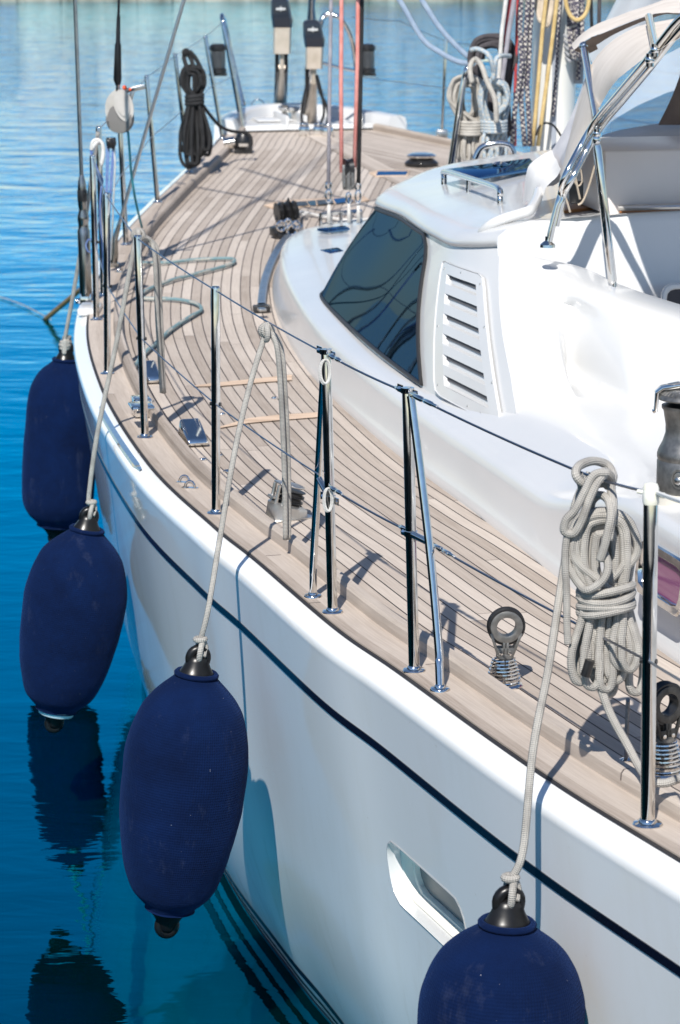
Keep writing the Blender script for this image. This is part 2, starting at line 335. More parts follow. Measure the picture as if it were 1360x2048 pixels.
QUAY = vary(mat('pale_quay_stone', (.5, .46, .38), .9), (.44, .40, .32), (.62, .57, .48), scale=.8, detail=8)
WEED = vary(mat('weedy_stone', (.1, .11, .07), .9), (.12, .115, .09), (.34, .31, .25), scale=2, detail=8)
HEDGE = vary(mat('hedge_leaves', (.05, .07, .03), .8), (.02, .035, .012), (.07, .1, .035), scale=3, detail=8)
YQ = 74.6
def qx(px): return (px - 680) / FPX * YQ
q = empty('quay_wall', (qx(330), YQ, 0), 'long pale stone quay wall across the water with weedy foot', 'wall')
mb = MB(); mb.box(((qx(40)+qx(640))/2, YQ+1.2, 1.55), qx(640)-qx(40), 2.2, 3.0)
obj('wall_face', mb, QUAY, q, bevel=.04)
mb = MB()
rr = random.Random(3)
for i in range(60):
    x = qx(20) + (qx(2300) - qx(20)) * i / 60
    mb.box((x, YQ + rr.uniform(-.1, .1), rr.uniform(-.1, .05)), rr.uniform(.5, .9), .5, rr.uniform(.5, .8))
obj('wall_foot', mb, WEED, q, bevel=.08)
mb = MB(); mb.box((qx(1500), YQ+2.2, .1), 2*(qx(1500)-qx(642)), 2.2, .9); obj('lower_wall', mb, WEED, q, bevel=.05)
mb = MB()                                     # clipped hedge growing along the quay
for i in range(5200):
    x = rr.uniform(qx(720), qx(2200)); y = YQ + rr.uniform(1.2, 3.4); z = .5 + abs(rr.gauss(0, 1)) * .3 * (.7 + .3 * math.sin(x * 1.7))
    c = Vector((x, y, z)); a = rr.uniform(0, 6.28); e = Vector((math.cos(a), math.sin(a)*.6, rr.uniform(-.6, .6))) * .16; g = Vector((-math.sin(a)*.5, .3, 1)).normalized() * .12
    b = len(mb.v); mb.v += [tuple(c-e), tuple(c+g*.6), tuple(c+e), tuple(c-g*.6)]; mb.face((b, b+1, b+2, b+3))
tag(obj('hedge', mb, HEDGE), 'dark green hedge on top of the far quay at right', 'hedge')

DARKR = vary(mat('dark_reflection_block', (.02, .02, .02), .7), (.008, .009, .009), (.035, .034, .03), scale=2, detail=7)  # unseen blocks, added only to give the polished steel dark reflections
mb = MB(); mb.box((0, -9.2, .6), 60, 22, 1.9); structure(obj('reflection_block', mb, DARKR, None, bevel=.05))
mb = MB(); mb.box((-11.4, 10.2, 1.2), 8, 16.8, 3.1); structure(obj('reflection_block', mb, DARKR, None, bevel=.05))

# ================================================================== YACHT
yacht = empty('sailing_yacht', (T0[0], T0[1], 0), 'large white sailing yacht with teak deck moored in blue harbour water', 'sailboat')
YS = yacht
PORT_PTS = [(18.5, 1.5), (17, 1.85), (15.31, 2.14), (14.67, 2.24), (13.86, 2.33), (13.43, 2.385), (12.67, 2.44), (12.22, 2.48), (11.29, 2.525), (9.83, 2.48), (8.27, 2.32), (6.26, 1.94),
            (4.49, 1.47), (2.24, .81), (1.6, .64), (1.1, .49), (.8, .37), (.58, .22), (.5, .1), (.48, 0)]
gw = [Vector((p.x, p.y)) for p in cr([(a, b, 0) for a, b in PORT_PTS], 14)]
# even spacing
def resample(c, n):
    L = [0]
    for i in range(1, len(c)): L.append(L[-1] + (c[i] - c[i-1]).length)
    out = []; j = 0
    for k in range(n):
        d = L[-1] * k / (n - 1)
        while j < len(c) - 2 and L[j+1] < d: j += 1
        f = (d - L[j]) / max(1e-9, L[j+1] - L[j]); out.append(c[j].lerp(c[j+1], min(1, f)))
    return out, L[-1]
NG = 360
gw, GL = resample(gw, NG)
gn = []                                        # outward normals in (s,t)
for i in range(NG):
    a = gw[max(i-2, 0)]; b = gw[min(i+2, NG-1)]
    d = (b - a).normalized(); n = Vector((d.y, -d.x))
    if n.y < 0: n = -n
    gn.append(n)
gn[-1] = Vector((-1, 0)); gn[-2] = Vector((-1, .1)).normalized()
def G(u):                                      # point and normal at fractional index u
    i = min(int(u), NG - 2); f = u - i
    return gw[i].lerp(gw[i+1], f), gn[i].lerp(gn[i+1], f).normalized()
def off(u, o, h=0.0, side=1):                  # offset o outboard of the teak edge
    p, n = G(u); q = p + n * o
    return B(q.x, q.y * side, h)
def hull_off(d):
    return .053 - .150 * max(0, d - .038) - .10 * max(0, (d - .75) / .62) ** 2
def H(u, d, side=1):                           # the topside at depth d below the deck edge
    p, n = G(u); k = max(.2, min(1, p.y / 1.0))
    o = hull_off(d); o = o if o > 0 else o * k
    q = p + n * o
    return B(q.x, q.y * side, -d)
def proj(P):
    z = P.z - CAMH; zc = P.y * CZ - z * SZ
    return Vector((680 + FPX * P.x / zc, 1024 - FPX * (P.y * SZ + z * CZ) / zc))
def find(px, py, u, d):                        # which (u, d) of the topside is seen at a pixel
    for _ in range(40):
        p = proj(H(u, d)); e = Vector((px, py)) - p
        a = (proj(H(u + .2, d)) - p) / .2; b = (proj(H(u, d + .01)) - p) / .01
        det = a.x * b.y - a.y * b.x
        u += max(-5, min(5, (e.x * b.y - e.y * b.x) / det)); d += max(-.1, min(.1, (a.x * e.y - a.y * e.x) / det))
    return u, d
u_near = min(range(NG), key=lambda i: abs(gw[i].x - 14.2))
cs = [find(px, py, u_near, .5) for px, py in ((771, 1676), (925, 1806), (940, 1922), (790, 1816))]
hu0 = (cs[1][0] + cs[2][0]) / 2; hu1 = (cs[0][0] + cs[3][0]) / 2; hd0 = (cs[0][1] + cs[1][1]) / 2; hd1 = (cs[2][1] + cs[3][1]) / 2
print('PORTHOLE', hu0, hu1, hd0, hd1)
bu0, bu1, bd0, bd1 = hu0 - 1.6, hu1 + 1.6, hd0 - .05, hd1 + .05
us = sorted(set([i for i in range(0, NG) if not (bu0 - .3 < i < bu1 + .3)] + [bu0 + (bu1 - bu0) * k / 22 for k in range(23)]))
ds = [.045 + .01 * i for i in range(3)] + [.085 + i * .04 for i in range(40)]
ds = sorted(set([d for d in ds if not (bd0 - .01 < d < bd1 + .01) and d < 1.9] + [bd0 + (bd1 - bd0) * k / 14 for k in range(15)] + [1.8]))
RIM = [(-.004, -.002), (.0, -.002), (.020, -.007), (.038, -.012), (.0445, -.0155), (.049, -.0205), (.0517, -.027), (.0528, -.034), (.053, -.040)]
hull = MB()
rows = []
for u in us: rows.append([off(u, o, h) for o, h in RIM] + [H(u, d) for d in ds])
nr = len(RIM); iu0 = us.index(bu0); iu1 = us.index(bu1); jd0 = ds.index(bd0) + nr; jd1 = ds.index(bd1) + nr
m_ = len(rows[0])
for r in rows: hull.v += [tuple(p) for p in r]
for i in range(len(rows) - 1):
    for j in range(m_ - 1):
        if iu0 <= i < iu1 and jd0 <= j < jd1: continue
        hull.face((i*m_+j, i*m_+j+1, (i+1)*m_+j+1, (i+1)*m_+j))
# ring of hull skin round the porthole opening
cu, cd = (hu0 + hu1) / 2, (hd0 + hd1) / 2; au, ad = (hu1 - hu0) / 2, (hd1 - hd0) / 2
ULEN = GL / (NG - 1)
def rrect(ang, au_, ad_, rad):                  # rounded rectangle in metres
    a, b = au_ * ULEN, ad_
    dx, dy = math.cos(ang), math.sin(ang); best = None
    lo, hi = 0, 2
    for _ in range(40):
        k = (lo + hi) / 2; x, y = abs(dx) * k, abs(dy) * k
        qx_, qy_ = max(x - (a - rad), 0), max(y - (b - rad), 0)
        inside = x <= a and y <= b and (qx_ == 0 or qy_ == 0 or math.hypot(qx_, qy_) <= rad)
        if inside: lo = k
        else: hi = k
    return dx * lo / ULEN, dy * lo
bord = [(i, jd0) for i in range(iu0, iu1)] + [(iu1, j) for j in range(jd0, jd1)] + [(i, jd1) for i in range(iu1, iu0, -1)] + [(iu0, j) for j in range(jd1, jd0, -1)]
angs = []
for i, j in bord: angs.append(math.atan2((ds[j - nr] - cd), (us[i] - cu) * ULEN))
hole = [rrect(a, au, ad, .058) for a in angs]
prev = [i*m_+j for i, j in bord]
for st in (.5, 1.0):
    b = len(hull.v)
    for (i, j), (hx, hy) in zip(bord, hole):
        x = us[i] * (1 - st) + (cu + hx) * st; y = ds[j - nr] * (1 - st) + (cd + hy) * st
        hull.v.append(tuple(H(x, y)))
    cur = list(range(b, b + len(bord)))
    for k in range(len(bord)):
        k2 = (k + 1) % len(bord); hull.face((prev[k], prev[k2], cur[k2], cur[k]))
    prev = cur
# starboard side
b = len(hull.v); us2 = list(range(0, NG, 3)) + [NG - 1]
rw2 = [[off(u, o, h, -1) for o, h in RIM] + [H(u, d, -1) for d in ds[::2] + [ds[-1]]] for u in us2]
hull.grid(rw2, flip=True)
hull_o = obj('hull', hull, HULLM, YS, ang=50)
# porthole: reveal, inner frame, pane
def hring(sc, depth, rad=.058, n=72):
    out = []
    for k in range(n):
        a = 2 * math.pi * k / n; hx, hy = rrect(a, au * 1.0 - sc / ULEN, ad - sc, max(.012, rad - sc * .5))
        P = H(cu + hx, cd + hy); p_, n_ = G(cu + hx)
        N = (B(p_.x + n_.x, p_.y + n_.y) - B(p_.x, p_.y)); N.z = 0; N.normalize()
        out.append(P - N * depth)
    return out
mb = MB(); mb.grid([hring(-.003, -.0015), hring(.0, -.002), hring(.002, .004), hring(.005, .032)], closed=True)
ph = obj('porthole', mb, GEL, YS, ang=35)
FRM = mat('cream_frame', (.80, .78, .70), .6, Specular_IOR_Level=.2)
mb = MB(); mb.grid([hring(.0045, .030), hring(.010, .029), hring(.013, .031), hring(.021, .050), hring(.027, .052), hring(.029, .055), hring(.031, .080)], closed=True); obj('porthole_frame', mb, FRM, ph, ang=35)
mb = MB(); r_ = hring(.0305, .064); b = 0; mb.v = [tuple(p) for p in r_]; mb.face(list(range(len(r_)))); obj('pane', mb, mat('blind_glass', (.16, .185, .19), .35, Specular_IOR_Level=.25), ph)
# stripes, each a thin band proud of the topside
def band(name, d0, d1, m, z=False, u0=0, u1=NG - 1, out=.0022):
    mb = MB(); rows = []
    for k in range(int((u1 - u0) * 1) + 1):
        u = u0 + k
        def pt(d, o):
            p, n = G(u)
            if z: d = zd(B(p.x, p.y).y) - d
            kk = max(.2, min(1, p.y / 1.0)); oo = hull_off(d); oo = oo if oo > 0 else oo * kk
            q_ = p + n * (oo + o); return B(q_.x, q_.y, -d)
        rows.append([pt(d0, 0), pt(d0, out), pt(d1, out), pt(d1, 0)])
    mb.grid(rows); return obj(name, mb, m, hull_o, ang=30)
band('hull_stripe', .172, .194, NAVY)
band('boot_stripe', .125, .095, NAVY, z=True); band('boot_stripe', .066, .052, NAVY, z=True); band('boot_top', .028, -.35, ANTIF, z=True)

# deck: teak planking laid parallel to the deck edge
seg = np.array([[p.x, p.y] for p in gw]); A_ = seg[:-1]; Dv = seg[1:] - A_; L2 = (Dv ** 2).sum(1); Lc = np.concatenate([[0], np.cumsum(np.sqrt(L2))])
def edge_dist(s, t):
    q = np.array([s, t]); k = np.clip(((q - A_) * Dv).sum(1) / L2, 0, 1); e = q - (A_ + Dv * k[:, None]); dd = np.sqrt((e ** 2).sum(1)); i = int(dd.argmin())
    return float(dd[i]), float(Lc[i] + k[i] * math.sqrt(L2[i]))
order = np.argsort(seg[:, 0]); SS = seg[order, 0]; TT = seg[order, 1]
def half(s): return float(np.interp(s, SS, TT))
mb = MB(); rows = []; uvs = []
ss = [.52 + .03 * i for i in range(10)] + list(np.arange(.85, 17.6, .06))
for s_ in ss:
    w = half(s_); r = []; ur = []
    for k in range(73):
        t = w * (1 - k / 36); P = B(s_, t, 0); r.append(P); d, v = edge_dist(s_, abs(t)); ur.append((d, v if t >= 0 else v + 1.3))
    rows.append(r); uvs.append(ur)
mb.grid(rows, uv=uvs)
deck_o = obj('teak_deck', mb, TEAK, YS, ang=180)
def strip(name, prof, m, u0, u1, step=1, side=1, ang=30, parent=None):   # ribbon along the deck edge; prof: (inboard, h)
    mb = MB(); rows = []; uvs = []; k = u0
    while k <= u1:
        rows.append([off(k, -o, h, side) for o, h in prof]); uvs.append([(o + h, k * ULEN) for o, h in prof]); k += step
    mb.grid(rows, uv=uvs, flip=side > 0); return obj(name, mb, m, parent or YS, ang=ang)
uB = max(i for i in range(NG) if gw[i].x > 1.25)
for sd in (1, -1):
    strip('deck_seam', [(-.003, .0010), (.0085, .0030)], CAULK, 0, uB, side=sd, parent=deck_o)
    strip('covering_board', [(.0068, .0015), (.0070, .006), (.105, .006)], TEAKB, 0, uB, side=sd)
    strip('toe_rail', [(.104, .004), (.106, .034), (.112, .042), (.134, .042), (.140, .034), (.142, -.002)], TEAKR, 0, uB, side=sd)
# king plank and foredeck margin
mb = MB(); mb.grid([[B(s_, .07, .004), B(s_, -.07, .004)] for s_ in np.arange(1.3, 6.5, .2)], uv=[[(.0, s_), (.14, s_)] for s_ in np.arange(1.3, 6.5, .2)])
obj('king_plank', mb, TEAKM, YS)
# white bow moulding: rim and anchor well
BW = MB(); ub = list(range(uB - 2, NG)); Lr = []
def bow(o, h, sd): return [off(u, o, h, sd) for u in ub]
def bowline(o, h): return bow(o, h, 1) + bow(o, h, -1)[::-1][1:]
prof = [(.053, -.05), (.05, .05), (.04, .085), (.0, .1), (-.06, .095), (-.075, .08), (-.09, .02), (-.1, .004)]
BW.grid(list(zip(*[bowline(o, h) for o, h in prof])), flip=True)
n_ = len(bowline(0, 0)); m_b = len(prof); BW.face([i for i in range(m_b)]); BW.face([(n_-1)*m_b + i for i in range(m_b)][::-1])
obj('bow_rim', BW, GEL, YS, ang=50)
mb = MB(); mb.grid([[B(s_, t_, .03 if s_ < 1.2 else .012) for t_ in (half(s_)*.97, .2, -.2, -half(s_)*.97)] for s_ in (.56, .7, .9, 1.1, 1.19, 1.2, 1.3)])
obj('bow_platform', mb, GEL, YS)
mb = MB(); mb.box(B(.86, .16, .036), .24, .3, .012, X=PORT, Y=FWD); mb.box(B(.98, .0, .05), .02, .45, .07, X=PORT, Y=FWD, Z=UP); mb.box(B(.98, .12, .05), .02, .45, .07, X=PORT, Y=FWD, Z=UP)
obj('anchor_roller', mb, GEL, YS, bevel=.008)
# ------------------------------------------------------------------ coachroof
TR = [(16.4, 1.58), (15, 1.64), (13.91, 1.68), (13.4, 1.695), (13.07, 1.71), (12.6, 1.715), (12.1, 1.722), (11.6, 1.735), (11, 1.74), (10.3, 1.73), (9.54, 1.69), (8.68, 1.6), (7.92, 1.49), (7.2, 1.34), (6.8, 1.2), (6.58, 1.02), (6.47, .75), (6.42, .4), (6.4, 0)]
def smooth2(L, n=6): return [(p.x, p.y) for p in cr([(a, b, 0) for a, b in L], n)]
TRs = smooth2(TR)
TRn = []
for i in range(len(TRs)):
    a = Vector(TRs[max(i-1, 0)]); b = Vector(TRs[min(i+1, len(TRs)-1)]); d = (b - a).normalized(); n = Vector((d.y, -d.x)); n = n if n.y >= 0 else -n; TRn.append(n)
TRn[-1] = Vector((-1, 0))
def sst(x, a, b): k = max(0, min(1, (x-a)/(b-a))); return k*k*(3-2*k)
def side_h(s): return .165 + .125 * sst(s, 12.7, 13.5) - .03 * sst(-s, -8.0, -6.6)
rows = []
for side in (1, -1):
    rng = range(len(TRs)) if side == 1 else range(len(TRs) - 2, -1, -1)
    for i in rng:
        s_, t_ = TRs[i]; n = TRn[i]; h = side_h(s_); r = []
        for o, hh in ((.004, .0), (.004, .012), (-.003, .03), (-.012, .05), (-.028, h - .045), (-.032, h - .022), (-.040, h - .009), (-.052, h - .002), (-.07, h + .002)):
            r.append(B(s_ + n.x*o, side*(t_ + n.y*o), hh))
        # sloping ledge then flat trunk top
        hin = .187 + .088 * sst(s_, 10.4, 11.9) + .03 * sst(s_, 12.4, 13.3) - .03 * sst(-s_, -8.0, -6.6)
        for o, hh in ((-.10, h + .006 + (hin-h)*.12), (-.15, h + .006 + (hin-h)*.45), (-.2, h + .004 + (hin-h)*.78), (-.26, hin), (-.34, hin + .002), (-.45, hin + .003)):
            r.append(B(s_ + n.x*o, side*(t_ + n.y*o), hh))
        cs_ = max(s_, 7.2) if s_ < 12 else s_
        r.append(B(cs_ + .0, side * max(0, t_ - .5) * .5, hin + .006)); r.append(B(cs_, 0, hin + .01))
        rows.append(r)
mb = MB(); mb.grid(rows)
coach = obj('coachroof', mb, GEL, YS, ang=55)
# raised deckhouse: bottom ring, top ring, roof rings
HB = [(12.1, 1.56, .17), (11.8, 1.595, .17), (11.4, 1.63, .17), (10.9, 1.63, .17), (10.4, 1.62, .17), (9.8, 1.59, .165), (9.2, 1.545, .16), (9.0, 1.50, .16), (8.75, 1.38, .16), (8.4, 1.12, .16), (8.1, .75, .16), (7.95, .38, .16), (7.9, 0, .16)]
HT = [(11.35, 1.43, .645), (11.2, 1.465, .625), (11.0, 1.49, .605), (10.75, 1.48, .598), (10.4, 1.45, .586), (9.8, 1.375, .558), (9.25, 1.325, .522), (9.05, 1.29, .51), (8.85, 1.185, .515), (8.62, .99, .535), (8.42, .66, .55), (8.32, .33, .555), (8.3, 0, .555)]
def c3(L, n=6): return cr([(a, b, c) for a, b, c in L], n)
hb = c3(HB); ht = c3(HT); NH = len(hb)
def wall(i, f, o=0.0):                          # i station, f 0..1 up the wall, o outward
    i0 = min(int(i), NH - 2); k = i - i0
    b = hb[i0].lerp(hb[i0+1], k); t = ht[i0].lerp(ht[i0+1], k)
    p = b.lerp(t, f); a = hb[max(i0-1, 0)]; c = hb[min(i0+2, NH-1)]; d = (c - a); n = Vector((d.y, -d.x, 0)).normalized(); n = n if n.y >= -1e-6 and (n.y > 0 or n.x < 0) else -n
    if i0 >= NH - 3: n = Vector((-1, 0, 0)) if i0 >= NH-2 else n
    bul = math.sin(math.pi * f) * .012
    return Vector((p.x + n.x*(o+bul), p.y + n.y*(o+bul), p.z + o*.35))
def BV(v, side=1): return B(v.x, v.y * side, v.z)
rows = []
SPN = lambda s_: Vector((8.6 + (s_ - 8.3) * .86, 0, .665 + .02 * (s_ - 8.3)))
for side in (1, -1):
    rng = range(NH) if side == 1 else range(NH - 2, -1, -1)
    for i in rng:
        t = ht[i]; sp_ = SPN(t.x); nrm = (wall(i, 0, 1) - wall(i, 0, 0)); nrm.z = 0; nrm.normalize()
        r = [wall(i, f) for f in (0, .04, .1, .25, .5, .75, .9, 1)]
        fr = sst(-t.x, -9.6, -8.6)               # the forward visor is deeper
        for o, hh in ((.010, .006), (.012, .018), (.004, .034), (-.02, .052), (-.055, .066), (-.10, .077)):
            r.append(Vector((t.x + nrm.x*o, t.y + nrm.y*o, t.z + hh*(1+.2*fr))))
        e = r[-1]
        for k in (.12, .3, .6, 1.0):
            p = e.lerp(sp_, k); p.z = e.z + (sp_.z + .02 - e.z) * (1 - (1-k)**2); r.append(p)
        rows.append([BV(p, side) for p in r])
mb = MB(); mb.grid(rows); house = obj('deckhouse', mb, GEL, coach, ang=60)
# wrap-round window: a separate dark pane let into the wall
def st_of(px, py, f):                            # station index whose wall point projects nearest to px
    best = min(((abs(proj(BV(wall(i*.1, f))).x - px), i*.1) for i in range(0, int((NH-1)*5))), key=lambda q: q[0]); return best[1]
iw0b = st_of(850, 785, .06); iw0t = st_of(862, 480, .97); print('WINDOW', iw0b, iw0t, NH)
def pane(o, m0=0.0, fl=.05, fh=.985, nf=14, half_=True):
    rows = []; n = 70
    for k in range(n + 1):
        q = k / n; r = []
        for j in range(nf + 1):
            f = fl + m0 + (fh - fl - 2*m0) * j / nf
            i0 = iw0b + (iw0t - iw0b) * f + m0 * 3
            # rounded top rear corner
            d = max(0, (f - .80) / .2); i0 += (1 - math.sqrt(max(0, 1 - d*d))) * 4.0
            i = i0 + (NH - 1 - i0) * q
            r.append(wall(min(i, NH - 1.001), f, o))
        rows.append(r)
    return rows
rw = pane(.006); both = [[BV(p) for p in r] for r in rw] + [[BV(p, -1) for p in r] for r in rw[::-1][1:]]
mb = MB(); mb.grid(both); win = obj('window', mb, GLASS, house, ang=60)
GASK = mat('window_gasket', (.02, .021, .023), .5)
edge = [BV(p) for p in ([r[0] for r in rw[::-1]] + rw[0][1:] + [r[-1] for r in rw[1:]])]
mb = MB(); mb.tube(edge, .007, 6); obj('window_gasket', mb, GASK, win)
# roof handrail
mb = MB(); f0 = W(888, 380, .605); f1 = W(1000, 421, .66); fm = W(937, 403, .63)
up = .072
path = cr([f0, f0 + UP*up*.6, f0.lerp(f1, .03) + UP*up*.97, f0.lerp(f1, .5) + UP*up*1.02, f0.lerp(f1, .95) + UP*up*1.0, f1 + UP*up*.62, f1], 7)
mb.tube(path, .0108, 12); mb.tube([f0.lerp(f1, .46), f0.lerp(f1, .46) + UP*up], .0085, 10)
for q in (f0, f1, f0.lerp(f1, .46)): mb.lathe([(.016, -.004), (.016, .003), (.011, .006)], q, seg=12)
obj('handrail', mb, CHROME, house)
# skylight strips on the roof
def flat(name, pts, m, th, par, bev=.004):
    mb = MB(); mb.prism(pts, UP*th); return obj(name, mb, m, par, bevel=bev)
SKY = bpy.data.materials.new('tinted_acrylic'); SKY.use_nodes = True; smoked(SKY, (.16, .34, .60, 1))
sk = [W(885, 345, .672), W(952, 361, .672), W(1075, 341, .675), W(1060, 322, .675)]
flat('skylight', sk, SKY, .012, house)
mb = MB(); c_ = W(1000, 331, .687); mb.lathe([(.03, 0), (.03, .006), (.018, .014), (0, .016)], c_, seg=14); obj('skylight_catch', mb, CHROME, house)
# vent panel with six louvres, in the plane of the house side
vc = {}
def wfind(px, py, o=.0):
    best = None
    for i in np.arange(0, 24, .25):
        for f in np.arange(0, 1.0, .02):
            d = (proj(BV(wall(i, f, o))) - Vector((px, py))).length
            if best is None or d < best[0]: best = (d, i, f)
    return best
v4 = [wfind(*p) for p in ((893, 520), (972, 555), (1012, 862), (877, 786))]; print('VENT', v4)
def vp(x, y, o):                                # x 0..1 forward->aft, y 0..1 top->bottom
    (_, i0, f0_), (_, i1, f1_), (_, i2, f2_), (_, i3, f3_) = v4
    i = (i0*(1-x) + i1*x)*(1-y) + (i3*(1-x) + i2*x)*y; f = (f0_*(1-x) + f1_*x)*(1-y) + (f3_*(1-x) + f2_*x)*y
    return BV(wall(i, f, o))
def inset(a, b, y): return a, b
mb = MB(); TH_ = .011
def vbox(x0, x1, y0, y1, o0, o1, n=1):
    c = [vp(x0, y1, o0), vp(x1, y1, o0), vp(x1, y0, o0), vp(x0, y0, o0), vp(x0, y1, o1), vp(x1, y1, o1), vp(x1, y0, o1), vp(x0, y0, o1)]; mb.hexa(c)
# outer frame as a rounded ring
def ringp(e, o, n=64, rad=.09):
    out = []
    for k in range(n):
        a = 2*math.pi*k/n; dx, dy = math.cos(a), math.sin(a); ex = .5 - e; ey = .5 - e*.55; lo, hi = 0, 1.5; rx, ry = rad, rad*.55
        for _ in range(30):
            m_2 = (lo+hi)/2; x, y = abs(dx)*m_2, abs(dy)*m_2; qx_, qy_ = max(x-(ex-rx), 0)/rx, max(y-(ey-ry), 0)/ry
            if x <= ex and y <= ey and (qx_ == 0 or qy_ == 0 or math.hypot(qx_, qy_) <= 1): lo = m_2
            else: hi = m_2
        out.append(vp(.5+dx*lo, .5+dy*lo, o))
    return out
SL = [(.075, .205), (.225, .345), (.375, .485), (.525, .63), (.675, .775), (.82, .915)]
SL = [(.085 + i*.149, .085 + i*.149 + .078) for i in range(6)]
mb.grid([ringp(0, .004), ringp(.0, .014), ringp(.012, TH_)], closed=True)
x0, x1 = .16, .84
# front skin between the slots
ring_o = ringp(.012, TH_)
def skin(xa, xb, ya, yb): 
    b = len(mb.v); mb.v += [tuple(vp(xa, ya, TH_)), tuple(vp(xb, ya, TH_)), tuple(vp(xb, yb, TH_)), tuple(vp(xa, yb, TH_))]; mb.face((b, b+3, b+2, b+1))
# outer border: fan from ring to inner rectangle
n = len(ring_o); inner = []
for k in range(n):
    a = 2*math.pi*k/n; dx, dy = math.cos(a), math.sin(a); hx, hy = (x1-x0)/2, (SL[-1][1]-SL[0][0])/2; cy = (SL[-1][1]+SL[0][0])/2 - .5
    kk = min(hx/abs(dx) if abs(dx) > 1e-6 else 9, hy/abs(dy) if abs(dy) > 1e-6 else 9); inner.append(vp(.5+dx*kk, .5+cy+dy*kk, TH_))
mb.grid([ring_o, inner], closed=True)
for i, (ya, yb) in enumerate(SL):
    if i < 5: skin(x0, x1, yb, SL[i+1][0])
    # slot ends, sloping blade, top lip
    for q in ([vp(x0, ya, TH_), vp(x0, yb, TH_), vp(x0+.10, yb-.01, -.016), vp(x0+.10, ya, -.016)], [vp(x1, ya, TH_), vp(x1, yb, TH_), vp(x1, yb-.01, -.016), vp(x1, ya, -.016)],
              [vp(x0, yb, TH_), vp(x1, yb, TH_), vp(x1, ya+.022, -.016), vp(x0+.02, ya+.022, -.016)], [vp(x0, ya, TH_), vp(x1, ya, TH_), vp(x1, ya, -.016), vp(x0, ya, -.016)]):
        b = len(mb.v); mb.v += [tuple(p) for p in q]; mb.face((b, b+1, b+2, b+3))
vent = obj('vent_grille', mb, GEL, house, ang=25)
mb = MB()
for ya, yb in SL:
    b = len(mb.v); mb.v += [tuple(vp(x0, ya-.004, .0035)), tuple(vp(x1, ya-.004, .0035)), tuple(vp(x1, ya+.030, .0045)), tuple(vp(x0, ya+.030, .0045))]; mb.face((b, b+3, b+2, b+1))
obj('slot_shade_strip', mb, mat('vent_slot_shade', (.10, .10, .105), .8), house)  # grey strips paint in the shade along the top of each slot
for x, y in ((.08, .06), (.5, .035), (.93, .07), (.955, .36), (.055, .5), (.965, .72), (.95, .955), (.5, .965), (.06, .93), (.7, .965)):
    P = vp(x, y, TH_); N = (vp(x, y, TH_ + .02) - P).normalized(); mb = MB(); mb.lathe([(.0035, -.001), (.0035, .0012), (0, .0015)], P, ax=N, seg=8); obj('vent_screw', mb, STEEL, vent)
# ------------------------------------------------------------------ coaming abaft the house
FB = [(11.84, 1.512, .325), (11.93, 1.43, .30), (11.985, 1.365, .283), (12.035, 1.30, .275), (12.10, 1.235, .27), (12.22, 1.13, .265), (12.5, 1.0, .26), (13.2, .95, .26), (16, .95, .26)]
FT = [(11.35, 1.428, .645), (11.47, 1.385, .60), (11.6, 1.33, .563), (11.73, 1.27, .54), (11.86, 1.205, .522), (12.13, 1.10, .502), (12.45, 1.0, .49), (13.2, .95, .48), (16, .95, .47)]
fb = c3(FB, 8); ft = c3(FT, 8); wk = lambda x: sst(x, .1, 1.6); rows = []
for i in range(len(fb)):
    x = i / 8; e0 = max(0, 1 - x); dn = Vector((.26, .05, -.155)).lerp(Vector((.05, .04, -.12)), 1 - e0)
    r = [fb[i] + dn, fb[i] + dn*.55, fb[i] + Vector((dn.x*.18, dn.y*.18, dn.z*.22))]
    kx = max(0, 1 - x); w0 = lambda f: wall(0, f) - fb[0].lerp(ft[0], (f - .33) / .67)
    r = [q + (wall(0, fq) - q0) * kx for q, fq, q0 in zip(r, (.0, .15, .27), (fb[0] + Vector((.26, .05, -.155)), fb[0] + Vector((.26, .05, -.155))*.55, fb[0] + Vector((.26*.18, .05*.18, -.155*.22))))]
    for j in range(13):
        f = j / 12; p = fb[i].lerp(ft[i], f) + w0(.33 + .67 * f) * kx
        pk = sst(x, 1.75, 2.75) * max(0, min(1, (4.1 - x) / 1.3)) * sst(f, .02, .10) * (1 - sst(f, .84, .97))      # the moulded pocket
        p = p + Vector((-.04 - .27 * (1 - f), -.015, 0)) * pk + Vector((.012, .014, 0)) * math.sin(math.pi * f)
        r.append(p)
    t = ft[i]
    for o, hh in ((.012, .010), (.035, .017), (.07, .018), (.16, .012), (.19, .0), (.2, -.03), (.2, -.5)):
        k_ = wk(x); r.append(Vector((t.x - o*.25*k_, t.y - o*(.12 + .88*k_), t.z + hh*(k_ if hh > 0 else 1))))
    rows.append([BV(p) for p in r])
mb = MB(); mb.grid(rows); obj('cockpit_coaming', mb, GEL, coach, ang=60)
